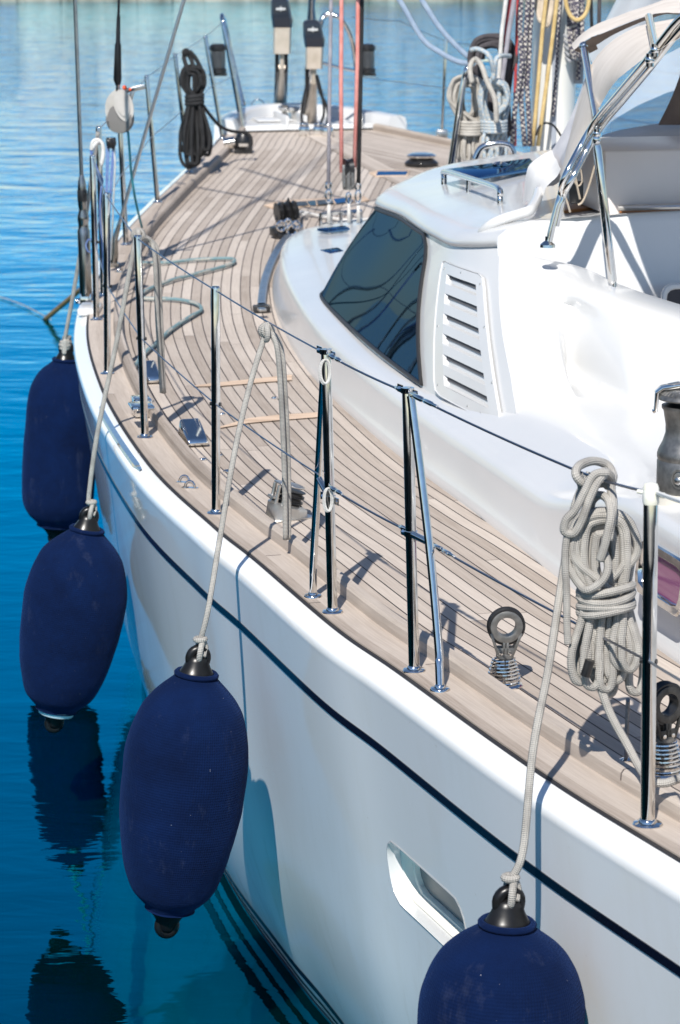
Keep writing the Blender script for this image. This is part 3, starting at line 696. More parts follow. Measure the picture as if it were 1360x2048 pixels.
# aft bulkhead of the house: drops from the after edge of the roof
def rchain(side):
    t = ht[0]; sp_ = SPN(t.x); nrm = (wall(0, 0, 1) - wall(0, 0, 0)); nrm.z = 0; nrm.normalize(); r = []
    for o, hh in ((.010, .006), (.012, .018), (.004, .034), (-.02, .052), (-.055, .066), (-.10, .077)): r.append(Vector((t.x + nrm.x*o, t.y + nrm.y*o, t.z + hh)))
    e = r[-1]
    for k in (.12, .3, .6, 1.0):
        p = e.lerp(sp_, k); p.z = e.z + (sp_.z + .02 - e.z) * (1 - (1-k)**2); r.append(p)
    return [Vector((p.x, p.y * side, p.z)) for p in r]
ch = rchain(1); ch = ch + rchain(-1)[::-1][1:]
rows = []
for p in ch:
    q = Vector((11.27 + .02 * abs(p.y), p.y, p.z)) if abs(p.y) < 1.25 else Vector((max(p.x, 11.3), p.y, p.z))
    rows.append([BV(p), BV(q.lerp(p, .3)), BV(q + Vector((.006, 0, -.003))), BV(q + Vector((.016, 0, -.012))), BV(Vector((q.x + .022, q.y, q.z - .03))), BV(Vector((q.x + .07, q.y * .985, .35))), BV(Vector((q.x + .12, q.y * .97, -.4)))])
mb = MB(); mb.grid(rows); bulk = obj('cabin_bulkhead', mb, GEL, coach, ang=60)
a_ = W(1238, 436, .712); b_ = B(11.32, -.6, .712)
mb = MB(); dirv = (b_ - a_).normalized(); mb.hexa([a_, b_, b_ + UP*.0 + Vector((.02, .12, 0)), a_ + Vector((.02, .12, 0)), a_ + UP*.028, b_ + UP*.028, b_ + UP*.028 + Vector((.02, .11, 0)), a_ + UP*.028 + Vector((.05, .10, 0))])
obj('companionway_sill', mb, WOOD, coach, bevel=.004)
# small bulkhead window with rounded frame
def rrect_plane(c, X, Y, a, b, rad, n=40):
    out = []
    for k in range(n):
        q = 2*math.pi*k/n; dx, dy = math.cos(q), math.sin(q); lo, hi = 0, 3
        for _ in range(30):
            m_2 = (lo+hi)/2; x, y = abs(dx)*m_2, abs(dy)*m_2; u_, v_ = max(x-(a-rad), 0), max(y-(b-rad), 0)
            if x <= a and y <= b and (u_ == 0 or v_ == 0 or math.hypot(u_, v_) <= rad): lo = m_2
            else: hi = m_2
        out.append(c + X*dx*lo + Y*dy*lo)
    return out
def framed(c, X, Y, a, b, rad, wd, th, mf, mg, names, par):
    X = X.normalized(); Y = Y.normalized(); N = X.cross(Y)
    if N.y > 0: N = -N
    mb = MB(); rg = lambda e, o: [p + N*o for p in rrect_plane(c, X, Y, a-e, b-e, max(.004, rad-e*.6))]
    mb.grid([rg(0, -.003), rg(0, th*.6), rg(.004, th), rg(wd-.004, th), rg(wd, th*.6), rg(wd+.002, -.002)], closed=True); fr_ = obj(names[0], mb, mf, par, ang=35)
    mb = MB(); p_ = rg(wd+.001, .001); mb.v = [tuple(p) for p in p_]; mb.face(list(range(len(p_)))); obj(names[1], mb, mg, fr_)
    return fr_
cpos = D(1378, 620, W(1340, 600, .5).y); Yb = B(11.36, .9, .5).y
cpos = D(1382, 612, Yb - .05)
framed(cpos, -PORT, UP, .098, .072, .035, .017, .010, GEL, mat('dark_window', (.004, .004, .012), .05), ('bulkhead_window', 'pane'), bulk)
# side portlight with purple tinted pane
c1 = W(1340, 1286, 0); tdir = (B(13.5, 1.69) - B(14.1, 1.665)); 
cc = D(1345, 1152, W(1345, 1308, 0).y + .0) + Vector((-.022, -.012, 0)); 
framed(cc, tdir, UP + Vector((.1, .0, 0)), .155, .067, .04, .024, .012, CHROME, mat('purple_pane', (.20, .05, .14), .06, Coat_Weight=.4), ('portlight', 'pane'), coach)
# ================================================================== STANCHIONS AND LIFELINES
def stanchion(b, t, r=.0125, label=None):
    base = W(b[0], b[1], .006); top = D(t[0], t[1], base.y)
    ax = (top - base).normalized()
    mb = MB(); mb.tube([base + UP*.002, base.lerp(top, .5), top - ax*.006, top - ax*.002, top], [r, r, r, r*.93, r*.7], 16)
    o = obj('stanchion', mb, CHROME, YS, ang=50, label=label)
    mb = MB(); mb.lathe([(r*2.1, 0), (r*2.1, .0035), (r*1.95, .006), (r*1.3, .0075), (r*1.22, .012), (r*1.06, .014)], base - UP*.001, seg=24); obj('stanchion_base', mb, CHROME, o, ang=35)
    return base, top, o
S = {}
SL_ = dict(R=((1295, 1650), (1302, 972)), pR=((828, 1342), (815, 775)), pL=((665, 1225), (652, 698)), a=((432, 1027), (431, 572)), b=((290, 875), (275, 470)), c=((215, 748), (213, 385)),
           d=((193, 640), (185, 310)), e=((207, 592), (197, 252)), f=((252, 490), (238, 212)), g=((315, 405), (293, 150)), h=((378, 345), (350, 107)), i=((445, 278), (410, 70)))
for k, (b_p, t_p) in SL_.items(): S[k] = stanchion(b_p, t_p, .0138 if k == 'R' else .0125)
sb = stanchion((884, 282), (892, 76), .011)
mb = MB(); mb.box(sb[0] + UP*.035, .07, .08, .07); obj('stanchion_socket', mb, STEEL, sb[2], bevel=.006)
# gate braces
for k, pts in (('pL', ((626, 1193), (627, 1120), (636, 960), (649, 722))), ('pR', ((880, 1380), (877, 1290), (858, 1085), (822, 792)))):
    b0 = W(*pts[0], .006); b1, t1, o = S[k]
    P = [b0 + UP*.002]
    for i, (px, py) in enumerate(pts[1:]):
        f = (.2, .55, 1)[i]; P.append(D(px, py, b0.y + (b1.y - b0.y) * f - (.012 if k == 'pR' else -.012)*f))
    mb = MB(); mb.tube(cr([P[0], P[0].lerp(P[1], .55), P[1], P[2], P[3]], 6), .0098, 14); mb.lathe([(.023, -.002), (.023, .002), (.021, .005), (.013, .0065), (.012, .011), (.010, .013)], b0, seg=22)
    br = obj('gate_brace', mb, CHROME, o, ang=45)
    mid = b1.lerp(t1, .44 if k == 'pL' else .49); mb = MB(); mb.tube([mid, D(637, 955, P[2].y) if k == 'pL' else P[2]], .0085, 10); obj('gate_crossbar', mb, CHROME, o)
    # knuckle fittings where the wires end
    for c in (t1 - UP*.006, mid):
        mb = MB()
        for dx in (-.016, .016):
            q = c + Vector((dx, -dx*.55, -.002 - dx*.3)); mb.ball(q, .0075, 8); mb.box(q + Vector((0, 0, .0)), .015, .009, .017, X=(1, -.5, -.3))
        mb.lathe([(.0155, -.006), (.0155, .006)], c, seg=12)
        obj('wire_fitting', mb, CHROME, o, ang=40)
def up_(k): return S[k][1] - UP*.012
def lo_(k, px, py): return D(px, py, S[k][0].y)
CO = .0029
def wire(pts, r=CO, m=WIRE, sag=.004):
    mb = MB(); P = []
    for a, b in zip(pts[:-1], pts[1:]):
        for i in range(8): f = i/8; P.append(a.lerp(b, f) - UP*sag*4*f*(1-f))
    P.append(pts[-1]); mb.tube(P, r, 6); return obj('lifeline', mb, m, YS)
upb = [up_(k) for k in 'ihgfedcba'] + [up_('pL')]
wire(upb, .0024)
wire([up_('pL'), up_('pR')]); wire([up_('pR'), D(1150, 940, 5.75), up_('R')])
Rn = D(1520, 1046, 4.3)
COAT = mat('white_wire_cover', (.74, .73, .7), .5); wire([up_('R') + Vector((.01, 0, 0)), Rn], .0042, COAT)
lowb = [S['i'][0].lerp(S['i'][1], .52), S['h'][0].lerp(S['h'][1], .52), S['g'][0].lerp(S['g'][1], .52), S['f'][0].lerp(S['f'][1], .52), S['e'][0].lerp(S['e'][1], .52), lo_('d', 190, 484), lo_('c', 215, 572), lo_('b', 283, 677), lo_('a', 431, 808), lo_('pL', 636, 948)]
wire(lowb, .0022)
wire([lo_('pL', 655, 972), lo_('pR', 820, 1064)]); LR = lo_('R', 1297, 1322); wire([lo_('pR', 858, 1086) , LR]); wire([LR, D(1480, 1420, 4.35)])
# turnbuckles on the wires beside the gate
def screw(a, b, d0, L):
    d = (b - a).normalized(); p = a + d*d0
    mb = MB(); mb.lathe([(.003, 0), (.0062, .004), (.0066, L*.42), (.0045, L*.45), (.0045, L*.52), (.006, L*.55), (.0058, L*.8), (.0036, L*.86), (.0036, L)], p, ax=d, seg=10); obj('turnbuckle', mb, CHROME, YS)
screw(up_('pL'), up_('pR'), .02, .10); screw(up_('pR'), up_('pL'), .02, .06); screw(up_('pR'), D(1150, 940, 5.75), .02, .15); screw(lo_('pL', 655, 972), lo_('pR', 820, 1064), .015, .10); screw(lo_('pR', 820, 1064), lo_('pL', 655, 972), .02, .05)
screw(lo_('pR', 858, 1086), LR, .02, .15); screw(up_('pL'), up_('a'), .02, .05)
TAPE = vary(mat('old_tape', (.66, .66, .58), .7), (.6, .6, .5), (.74, .74, .68), scale=60)
mb = MB(); t_ = S['R'][1]; ax = (S['R'][1] - S['R'][0]).normalized(); mb.lathe([(.0142, -.034), (.0152, -.03), (.0150, -.004), (.012, .004), (.004, .006), (0, .006)], t_, ax=ax, seg=14)
mb.tube([t_ - ax*.012 - Vector((.024, -.01, 0)), t_ - ax*.012 + Vector((.024, -.01, -.004))], [.004, .0055], 8); obj('tape', mb, TAPE, S['R'][2], ang=60)
for k, px, py in (('a', 431, 808), ('b', 283, 677), ('c', 215, 572), ('R', 1297, 1322), ('d', 190, 484)):
    p = lo_(k, px, py); mb = MB(); mb.lathe([(.0055, -.0165), (.0055, .0165)], p, ax=(1, -.4, 0), seg=10); obj('wire_ferrule', mb, BLACK, S[k][2])

# ================================================================== FENDERS
def fender(name_label, top, bot, r, prof=None, eye=.07, seam=0, lining=False):
    """top/bot: ends of the knitted cover"""
    root = empty('fender', (bot.x, bot.y, bot.z - eye), name_label, 'fender', 'navy covered fenders hanging along the hull')
    ax = (top - bot).normalized(); L = (top - bot).length
    prof = prof or [(0, .38), (.02, .44), (.045, .54), (.08, .65), (.153, .775), (.244, .87), (.367, .94), (.46, .975), (.55, .995), (.63, 1.0), (.70, .975), (.78, .905), (.855, .80), (.905, .68), (.94, .56), (.975, .415), (1.0, .315)]
    P = [(p.y * r, p.x * L) for p in cr([(a, b, 0) for a, b in prof], 5)]
    hem = lambda rr, h: [(rr*r + .008*math.cos(q), h + .008*math.sin(q)) for q in (math.pi*.9, math.pi*.6, math.pi*.3, 0, -math.pi*.3, -math.pi*.55)]
    Pt = P + [(P[-1][0] + .005, L + .001), (P[-1][0] + .0055, L + .007), (P[-1][0] + .001, L + .012), (P[-1][0] - .006, L + .012), (P[-1][0] - .008, L - .01)]
    Pt = [(P[0][0] - .006, .006), (P[0][0] + .001, -.004), (P[0][0] + .005, -.002)] + Pt
    mb = MB(); mb.lathe(Pt, bot, ax=ax, seg=56)
    rnd = random.Random(hash(round(bot.x, 3)) % 1000)
    for i, v in enumerate(mb.v):               # soft dents of a cloth cover
        V = Vector(v); n = noise.noise(V * 7 + Vector((bot.x*9, 0, 0))) + .4*noise.noise(V * 19); c = bot + ax * (V - bot).dot(ax); d = V - c
        if d.length > .03: mb.v[i] = tuple(V + d.normalized() * n * .0042)
    # keep the uv in metres for the knit
    cov = obj('fender_cover', mb, KNIT, root, ang=180)
    for side in (1, -1):
        e = top if side == 1 else bot; a = ax * side; rr = P[-1][0] if side == 1 else P[0][0]
        mb = MB(); b0 = max(rr - .004, .03); k = .049 if side == 1 else .055
        x = a.orthogonal().normalized(); x = (Vector((1, .25, 0)) - a * Vector((1, .25, 0)).dot(a)).normalized()
        mb.lathe([(min(b0, k*1.3), -.012), (k*1.02, .004), (k*.86, .014), (k*.70, .028), (k*.60, .04), (k*.52, .05), (k*.30, .056), (0, .057)] if side == 1 else [(b0, -.006), (b0*.95, .004), (b0*.80, .014), (b0*.62, .026), (b0*.48, .040), (b0*.40, .054), (b0*.30, .064), (0, .066)], e, ax=a, seg=24, sx=.8, ref=x)
        cen = e + a * (eye - .022); loop = [cen + x * (.0215*math.cos(q)) + a * (.024*math.sin(q)) for q in np.linspace(-.6, math.pi + .6, 15)]
        mb.tube(loop, .0125, 10); obj('end_eye', mb, RUBBER, root, ang=70)
        if lining and side == -1:
            mb = MB(); mb.lathe([(P[0][0]*1.01, .012), (P[0][0]*.97, -.006), (P[0][0]*.90, -.016), (P[0][0]*.5, -.02)], bot, ax=ax, seg=40); obj('cover_lining', mb, mat('pale_blue_lining', (.42, .52, .58), .5), root)
    return root, top + ax * (eye - .018), ax
def rope_obj(name, paths, r, m, parent=None, seg=8):
    mb = MB()
    for p in paths: mb.tube(p, r, seg)
    return obj(name, mb, m, parent, ang=180)
def ring(c, X, Y, a, b, n=14, ph=0): return [c + X*(a*math.cos(2*math.pi*k/n + ph)) + Y*(b*math.sin(2*math.pi*k/n + ph)) for k in range(n)]
def eye_hitch(root, eyep, ax, r):               # rope spliced round the fender's eye
    x = Vector((1, .25, 0)); y = Vector((-.2, 1, 0)).normalized()
    mb = MB(); c = eyep + ax*.008
    mb.tube(cr([c + y*.014 - ax*.006, c - ax*.014 + y*.004, c - ax*.012 - y*.016, c + ax*.012 - y*.020, c + ax*.036 - y*.006 + x*.004, c + ax*.038 + y*.006, c + ax*.012 + y*.02], 5, closed=True), r*.95, 8, closed=True)
    mb.tube(cr(ring(c + ax*.038, x, y, .0115, .0115, 8), 3, closed=True), r*.95, 8, closed=True)
    mb.tube(cr([c + ax*.034 + x*.008, c + ax*.014 + x*.016, c - ax*.006 + x*.010 - y*.014], 5), r*.9, 8)
    obj('rope_hitch', mb, ROPE, root, ang=180); return c + ax*.034
def knot(c, d, r, rnd):                          # a fat hitch round a wire running along d
    d = d.normalized(); u = d.orthogonal().normalized(); w_ = d.cross(u); P = []
    for k in range(34):
        q = k / 33; a = q * 2*math.pi*3.3; rr = r * (1.25 + .8*math.sin(q*math.pi)); P.append(c + d*(q - .5)*r*4.5 + u*(rr*math.cos(a)) + w_*(rr*math.sin(a)))
    Q = [c + d*(r*2.0*math.cos(2*math.pi*k/12)) + UP*(r*2.3*math.sin(2*math.pi*k/12) - r*.6) + w_.cross(UP)*0 + Vector((0, -r*2.0, 0)) for k in range(12)]
    return [P], [cr(Q, 3, closed=True)]
KN = random.Random(5)
def fender_rope(root, pts, r, tails=(), kc=None, kd=None):
    mb = MB(); mb.tube(cr(pts, 8), r, 8)
    if kc is not None:
        a, b = knot(kc, kd, r*1.08, KN)
        for p in a: mb.tube(p, r, 8)
        for p in b: mb.tube(p, r, 8, closed=True)
    for t in tails: mb.tube(cr(t, 8), r*.98, 8)
    return obj('fender_rope', mb, ROPE, root, ang=180)
# fender nearest amidships, cut by the picture's lower edge
Yf = 5.47
r4, e4, a4 = fender('nearest navy fender, rope tied beside the coil, in front of the hull porthole', D(1014, 1852, Yf), D(982, 2310, Yf), .162)
h4 = eye_hitch(r4, e4, a4, .0082)
k4 = D(1180, 946, 5.70); fender_rope(r4, [h4, D(1046, 1700, Yf), D(1066, 1500, Yf+.04), D(1098, 1330, Yf+.1), D(1130, 1120, 5.66), D(1150, 1010, 5.68), k4], .0078)
Yf = 7.43
r3, e3, a3 = fender('second nearest navy fender, seen whole in front of the white hull left of the porthole', D(392, 1352, Yf), D(338, 1816, Yf), .1625)
h3 = eye_hitch(r3, e3, a3, .0082)
k3 = D(533, 661, 7.66); dl = up_('pL') - up_('a')
t1 = D(553, 690, 7.64)
fender_rope(r3, [h3, D(416, 1220, Yf), D(440, 1075, 7.5), D(470, 900, 7.57), D(500, 770, 7.62), k3], .0072, tails=[[k3, t1, D(562, 790, 7.66), D(569, 950, 7.7), D(571, 1079, 7.72)], [k3 + UP*.006, t1 + Vector((.01, .012, -.005)), D(571, 800, 7.68), D(577, 950, 7.72), D(577, 1078, 7.74)]], kc=k3, kd=dl)
Yf = 9.6
r2, e2, a2 = fender('navy fender with its pale lining showing at the lower hem', D(173, 1062, Yf), D(113, 1418, Yf), .169, lining=True)
h2 = eye_hitch(r2, e2, a2, .0082)
k2 = D(272, 472, 9.5); dl = up_('a') - up_('b')
fender_rope(r2, [h2, D(178, 990, Yf), D(196, 860, 9.56), D(232, 690, 9.53), D(258, 550, 9.5), k2], .0078, tails=[[k2, D(300, 480, 9.55), D(310, 520, 9.55), D(315, 640, 9.6), D(324, 785, 9.65)], [k2, D(306, 485, 9.57), D(316, 520, 9.57), D(322, 640, 9.62), D(328, 786, 9.67)]], kc=k2 + Vector((.005, .03, .0)), kd=dl)
Yf = 12.66
r1, e1, a1 = fender('farthest navy fender, half hidden behind the curve of the hull', D(131, 722, Yf), D(112, 1050, Yf), .158, eye=.075,
    prof=[(0, .5), (.02, .56), (.06, .76), (.12, .92), (.2, .985), (.35, 1.0), (.55, 1.0), (.72, .98), (.82, .92), (.89, .80), (.94, .64), (.98, .42), (1, .33)])
h1 = eye_hitch(r1, e1, a1, .0085)
fender_rope(r1, [h1, D(131, 672, 12.64), D(147, 585, 12.6), D(166, 470, 12.5), D(188, 322, 12.42), D(196, 264, 12.4)], .0085, kc=D(130, 690, 12.65), kd=Vector((.2, 0, 1)))

# ================================================================== GREY ROPE COIL ON THE LIFELINE
def coil_paths(Y, top, waist, bot, n, hw, fan, rnd, dep=.03, inner=.3, cx_top=None):
    """px geometry: top=(x, y apex), waist=(x0, x1, y), bot=(x0, x1, y0, y1); hw outer half width"""
    paths = []
    for k in range(n):
        f = k / (n - 1); g = inner + (1 - inner) * abs(2*f - 1 + rnd.uniform(-.12, .12)); g = min(1, max(inner, g))
        ap = top[1] + (1 - g) * hw * .95 + rnd.uniform(-3, 3); cx = top[0] + rnd.uniform(-5, 5); w_ = hw * g
        xw = waist[0] + (waist[1] - waist[0]) * f; xb = bot[0] + (bot[1] - bot[0]) * f + rnd.uniform(-5, 5); yb = rnd.uniform(bot[2], bot[3]); bw = fan * rnd.uniform(.8, 1.2)
        z0 = rnd.uniform(-dep, dep); hh = waist[2] - top[1]
        p = [(xw - fan*.35, waist[2], z0*.5 - dep*.3), (cx - w_*.92, ap + (waist[2]-ap)*.52, z0), (cx - w_*.80, ap + w_*.42, z0), (cx - w_*.35, ap + w_*.06, z0), (cx + w_*.35, ap + w_*.06, z0 + dep*.2), (cx + w_*.82, ap + w_*.45, z0 + dep*.3),
             (cx + w_*.92, ap + (waist[2]-ap)*.52, z0 + dep*.3), (xw + fan*.35, waist[2], z0*.5 + dep*.3), (xb + bw, yb - (yb-waist[2])*.35, z0), (xb + bw*.8, yb - bw*.8, z0), (xb, yb, z0), (xb - bw*.85, yb - bw*.9, z0 - dep*.2), (xb - bw, yb - (yb-waist[2])*.38, z0 - dep*.2)]
        paths.append(cr([D(x, y, Y + z) for x, y, z in p], 6, closed=True))
    return paths
def wraps(Y, x0, x1, ys, dep, tilt=0):
    out = []
    for y in ys: 
        c = D((x0+x1)/2, y, Y); px = Y / FPX; a = (x1-x0)/2*px
        out.append([c + Vector((a*math.cos(q), -dep*math.sin(q), tilt*px*math.cos(q))) for q in np.linspace(0, 2*math.pi, 22)[:-1]])
    return out
rnd = random.Random(11); Yc = 5.62
coil = empty('rope_coil', tuple(D(1212, 1400, Yc)), 'large light grey braided rope coil hanging from the lifeline beside the taped stanchion', 'rope coil')
mb = MB()
for p in coil_paths(Yc, (1205, 1022), (1176, 1250, 1200), (1160, 1266, 1330, 1398), 12, 66, 15, rnd, .028, .22): mb.tube(p, .0084, 8, closed=True)
obj('coil_loops', mb, ROPE, coil, ang=180)
mb = MB()
for i, p in enumerate(wraps(Yc, 1158, 1266, (1176, 1192, 1207, 1216), .046, 6)): mb.tube([q + UP*.004*math.sin(i*2.1 + k*.5) for k, q in enumerate(p)], .0084, 8, closed=True)
obj('coil_wraps', mb, ROPE, coil, ang=180)
mb = MB()
L_ = lambda *pts: cr([D(x, y, Yc + z) for x, y, z in pts], 7)
mb.tube(L_((1200, 1120, -.05), (1212, 1080, -.06), (1222, 1030, -.055), (1216, 1000, -.03), (1200, 990, .0), (1186, 1000, .01), (1180, 1020, .02)), .0084, 8)
mb.tube(L_((1217, 1080, -.055), (1226, 1010, -.04), (1222, 975, .0), (1226, 950, .04), (1214, 930, .06), (1186, 922, .04), (1158, 932, .0), (1152, 950, -.02), (1168, 966, -.02), (1190, 952, -.02), (1210, 944, -.02), (1222, 956, .0), (1214, 972, .03)), .0088, 8)
mb.tube(L_((1214, 946, -.03), (1188, 950, -.04), (1168, 985, -.045), (1150, 1020, -.045), (1132, 1040, -.04), (1129, 1062, -.035), (1148, 1066, -.035), (1164, 1040, -.04), (1178, 1000, -.045), (1196, 962, -.04), (1210, 950, -.02)), .0084, 8)
mb.tube(L_((1158, 948, .0), (1164, 975, .02), (1176, 985, .03), (1196, 968, .03), (1220, 968, .02)), .0084, 8)
mb.tube(L_((1136, 1060, -.03), (1130, 1110, -.03), (1133, 1180, -.03), (1134, 1250, -.03), (1136, 1288, -.03)), .0070, 8)
mb.tube(L_((1136, 1090, -.02), (1136, 1130, -.02), (1160, 1170, -.03), (1176, 1180, -.05), (1206, 1160, -.055), (1216, 1130, -.05), (1206, 1100, -.03)), .0080, 8)
obj('coil_hitch', mb, ROPE, coil, ang=180)
mb = MB(); mb.tube(L_((1180, 1320, -.045), (1174, 1340, -.045), (1170, 1352, -.045)), .0098, 10); obj('whipping', mb, BLACK, coil)
st_r = rope_obj('mooring_tail', [L_((1200, 1370, -.01), (1222, 1430, -.02), (1255, 1490, -.03), (1282, 1540, -.06), (1300, 1562, -.16), (1330, 1566, -.18), (1362, 1556, -.18), (1400, 1548, -.2))], .0084, ROPE)
tag(st_r, 'loose grey rope end running from the hanging coil to the taped stanchion foot', 'rope')
# white cord loops on the gate post
for i, (x0, y0, hw, hh, lab) in enumerate(((649, 744, 10, 24, 'small white cord loop hanging at the top of the gate post'), (655, 1000, 8, 23, 'small white cord loop hanging halfway up the gate post'))):
    Yl = S['pL'][0].y - .022; p = [D(x0 + hw*math.cos(q), y0 + hh*math.sin(q), Yl) for q in np.linspace(0, 2*math.pi, 22)[:-1]]
    mb = MB(); mb.tube(p, .0030, 8, closed=True); mb.tube([q + Vector((.003, -.004, .002)) for q in p], .0028, 8, closed=True); tag(obj('cord_loop', mb, ROPEW, None, ang=180), lab, 'cord')
# ================================================================== SHROUDS
def rod(name, pts, r, m, par=YS, seg=10, label=None, **k):
    mb = MB(); mb.tube(pts, r, seg, **k); return obj(name, mb, m, par, ang=50, label=label)
ROD = vary(mat('dull_rod_steel', (.42, .43, .45), .25, 1), (.36, .37, .39), (.5, .5, .5), scale=20)
BRONZE = vary(mat('worn_turnbuckle', (.34, .31, .27), .22, 1), (.28, .26, .23), (.45, .42, .38), scale=20)
Ys = 12.35
p0 = D(172, 592, Ys); 
sh = rod('shroud', [D(163, 350, Ys), D(150, 0, Ys), D(150, 0, Ys) + (D(150, 0, Ys) - D(163, 350, Ys)) * 9], .0085, ROD)
dirn = (D(163, 350, Ys) - p0).normalized(); tot = (D(163, 350, Ys) - p0).length
mb = MB(); mb.lathe([(.024, 0), (.026, .01), (.026, tot*.54), (.022, tot*.56), (.021, tot*.60), (.024, tot*.63), (.0235, tot*.66), (.0165, tot*.71), (.0165, tot*.72), (.019, tot*.75), (.0185, tot*.88), (.0155, tot*.95), (.009, tot)], p0 - dirn*.0 , ax=dirn, seg=18); obj('turnbuckle', mb, BRONZE, sh, ang=35)
mb = MB(); c = p0 + dirn*tot*.83; 
mb.lathe([(.0172, -.03), (.0205, -.02), (.0205, .02), (.0172, .03)], c, ax=dirn, seg=10); obj('lock_collar', mb, BLACK, sh)
mb = MB(); mb.box(p0 - UP*.03 + Vector((0, .0, 0)), .05, .035, .085); mb.lathe([(.012, -.045), (.012, .045)], p0 - UP*.02, ax=(1, .2, 0), seg=12); obj('chainplate', mb, CHROME, sh, bevel=.004)
mb = MB(); mb.box(W(180, 618, .012), .09, .2, .03); obj('chainplate_pad', mb, GEL, sh, bevel=.01)
# diagonal inner shroud with its end fitting
Yd = 13.55; q0 = W(227, 532, .01); Yd = q0.y; q1 = D(230, 478, Yd)
sh2 = rod('shroud', [q1, D(300, 233, Yd), D(368, 0, Yd), D(368, 0, Yd) + (D(368, 0, Yd) - q1) * 5], .0085, STEEL)
mb = MB(); mb.tube([q0, q0.lerp(q1, .4), q1, q1.lerp(D(300, 233, Yd), .12)], [.016, .019, .013, .009], 12); mb.box(q0, .05, .05, .03); obj('end_fitting', mb, BRONZE, sh2)

# ================================================================== RUNNER BLOCK AND TACKLE
Yr = 13.2; px = Yr / FPX
blk = empty('tackle_block', tuple(D(238, 270, Yr)), 'white plastic rigging block hanging from a black sleeved rod over the port rail', 'block')
WPL = vary(mat('white_plastic', (.42, .39, .36), .4), (.37, .345, .315), (.46, .43, .40), scale=12)
def outline(pts, Y, n=5): return cr([D(x, y, Y) for x, y in pts], n, closed=True)
mb = MB(); sh_ = [(232, 184), (247, 180), (260, 193), (267, 215), (264, 236), (251, 243), (237, 232), (227, 208)]
mb.prism(outline(sh_, Yr - .035), Vector((0, .02, 0))); obj('cheek', mb, WPL, blk)
mb = MB(); mb.prism(outline([(229, 188), (245, 188), (258, 205), (258, 228), (246, 232), (232, 214)], Yr - .041), Vector((0, .012, 0))); obj('cheek_boss', mb, WPL, blk)
mb = MB(); mb.prism(outline([(224, 184), (240, 178), (256, 200), (262, 240), (250, 262), (236, 266), (222, 252), (211, 226), (212, 202)], Yr + .0), Vector((0, .03, 0))); obj('back_cheek', mb, WPL, blk)
GRSH = mat('grey_sheave', (.16, .15, .14), .35)
mb = MB(); mb.lathe([(.030, -.018), (.062, -.014), (.056, 0), (.062, .014), (.030, .018)], D(240, 238, Yr - .005), ax=(.35, 1, -.1), seg=26); obj('sheave', mb, GRSH, blk)
mb = MB(); mb.box(D(268, 178, Yr), .10, .012, .02, X=(1, 0, .22), Z=(-.22, 0, 1)); mb.box(D(262, 196, Yr), .02, .012, .09, X=(1, 0, .25), Z=(.25, 0, 1)); obj('becket_arm', mb, STEEL, blk, bevel=.003)
ORN = mat('orange_pin', (.8, .1, .03), .4); mb = MB(); mb.ball(D(249, 175, Yr - .02), .010, 10); mb.ball(D(260, 179, Yr - .02), .007, 10); obj('locking_pin', mb, ORN, blk)
mb = MB(); mb.tube([D(236, 182, Yr), D(236, 172, Yr), D(236, 165, Yr)], .010, 10); obj('shackle', mb, CHROME, blk)
rd = rod('rod_stay', [D(236, 170, Yr), D(235, 160, Yr), D(236, 90, Yr), D(236, 85, Yr), D(237, 34, Yr), D(237, 30, Yr), D(239, -60, Yr), D(239, -60, Yr) + Vector((.02, 0, 3))], [.011, .0185, .0145, .0105, .0085, .006, .0055, .0055], RUBBER, None)
tag(rd, 'black sleeved rod stay above the white rigging block', 'stay')
tk = empty('block_tackle', tuple(D(222, 480, Yr)), 'thin blue line tackle rove through a small black block below the white block', 'tackle')
mb = MB(); mb.box(D(222, 286, Yr), .036, .034, .045, taper=.8); mb.lathe([(.020, -.02), (.020, .02)], D(222, 284, Yr), ax=(1, .3, 0), seg=16); obj('small_block', mb, BLACK, tk, bevel=.003)
for x0, x1 in ((214, 211), (218, 213), (226, 216), (229, 219)):
    rope_obj('tackle_line', [[D(x0, 292, Yr), D(x1, 430, Yr + .02), D(x1 + 2, 520, Yr + .05)]], .0036, ROPEBL, tk, 6)
rope_obj('tackle_line', [[D(228, 276, Yr), D(230, 330, Yr), D(222, 520, Yr)]], .004, ROPEW, tk, 6)
te = rope_obj('teal_line', [cr([D(256, 262, Yr), D(259, 300, Yr), D(263, 350, Yr + .1), D(272, 405, Yr + .3), W(284, 455, .03)], 8)], .0055, rope_mat('teal_line_braid', (.02, .2, .27), (.06, .38, .45)), None, 8)
tag(te, 'thin teal line dropping from the white block to the side deck', 'rope')
mb = MB(); Yw = 12.2
mb.tube(cr([D(183, 300, Yw), D(186, 284, Yw), D(196, 280, Yw), D(205, 290, Yw), D(206, 310, Yw), D(202, 330, Yw)], 6), .0085, 8); mb.tube(cr([D(186, 296, Yw - .03), D(192, 286, Yw - .03), D(199, 286, Yw)], 5), .008, 8)
tag(obj('rope_loop', mb, ROPEW, None, ang=180), 'white rope loop over the rail tops left of the blue tackle', 'rope')
mb = MB()
for k in range(5): mb.tube(cr([D(181+k, 302+k*2, Yw), D(188+k*2, 330+k*3, Yw - .03), D(197+k*2, 356+k, Yw), D(203, 372, Yw + .03)], 6), .004, 6)
mb.tube(cr([D(203, 372, Yw), D(200, 420, Yw), D(205, 500, Yw + .05), D(207, 545, Yw + .05)], 6), .0045, 6); mb.tube(cr([D(184, 300, Yw), D(183, 380, Yw - .05), D(186, 470, Yw - .1), D(176, 480, Yw - .12), D(172, 492, Yw - .12), D(178, 504, Yw - .12), D(188, 500, Yw - .1)], 6), .0035, 6)
tag(obj('blue_line', mb, ROPEBL, None, ang=180), 'thin blue line wound down the rail stanchions beside the turnbuckle', 'rope')

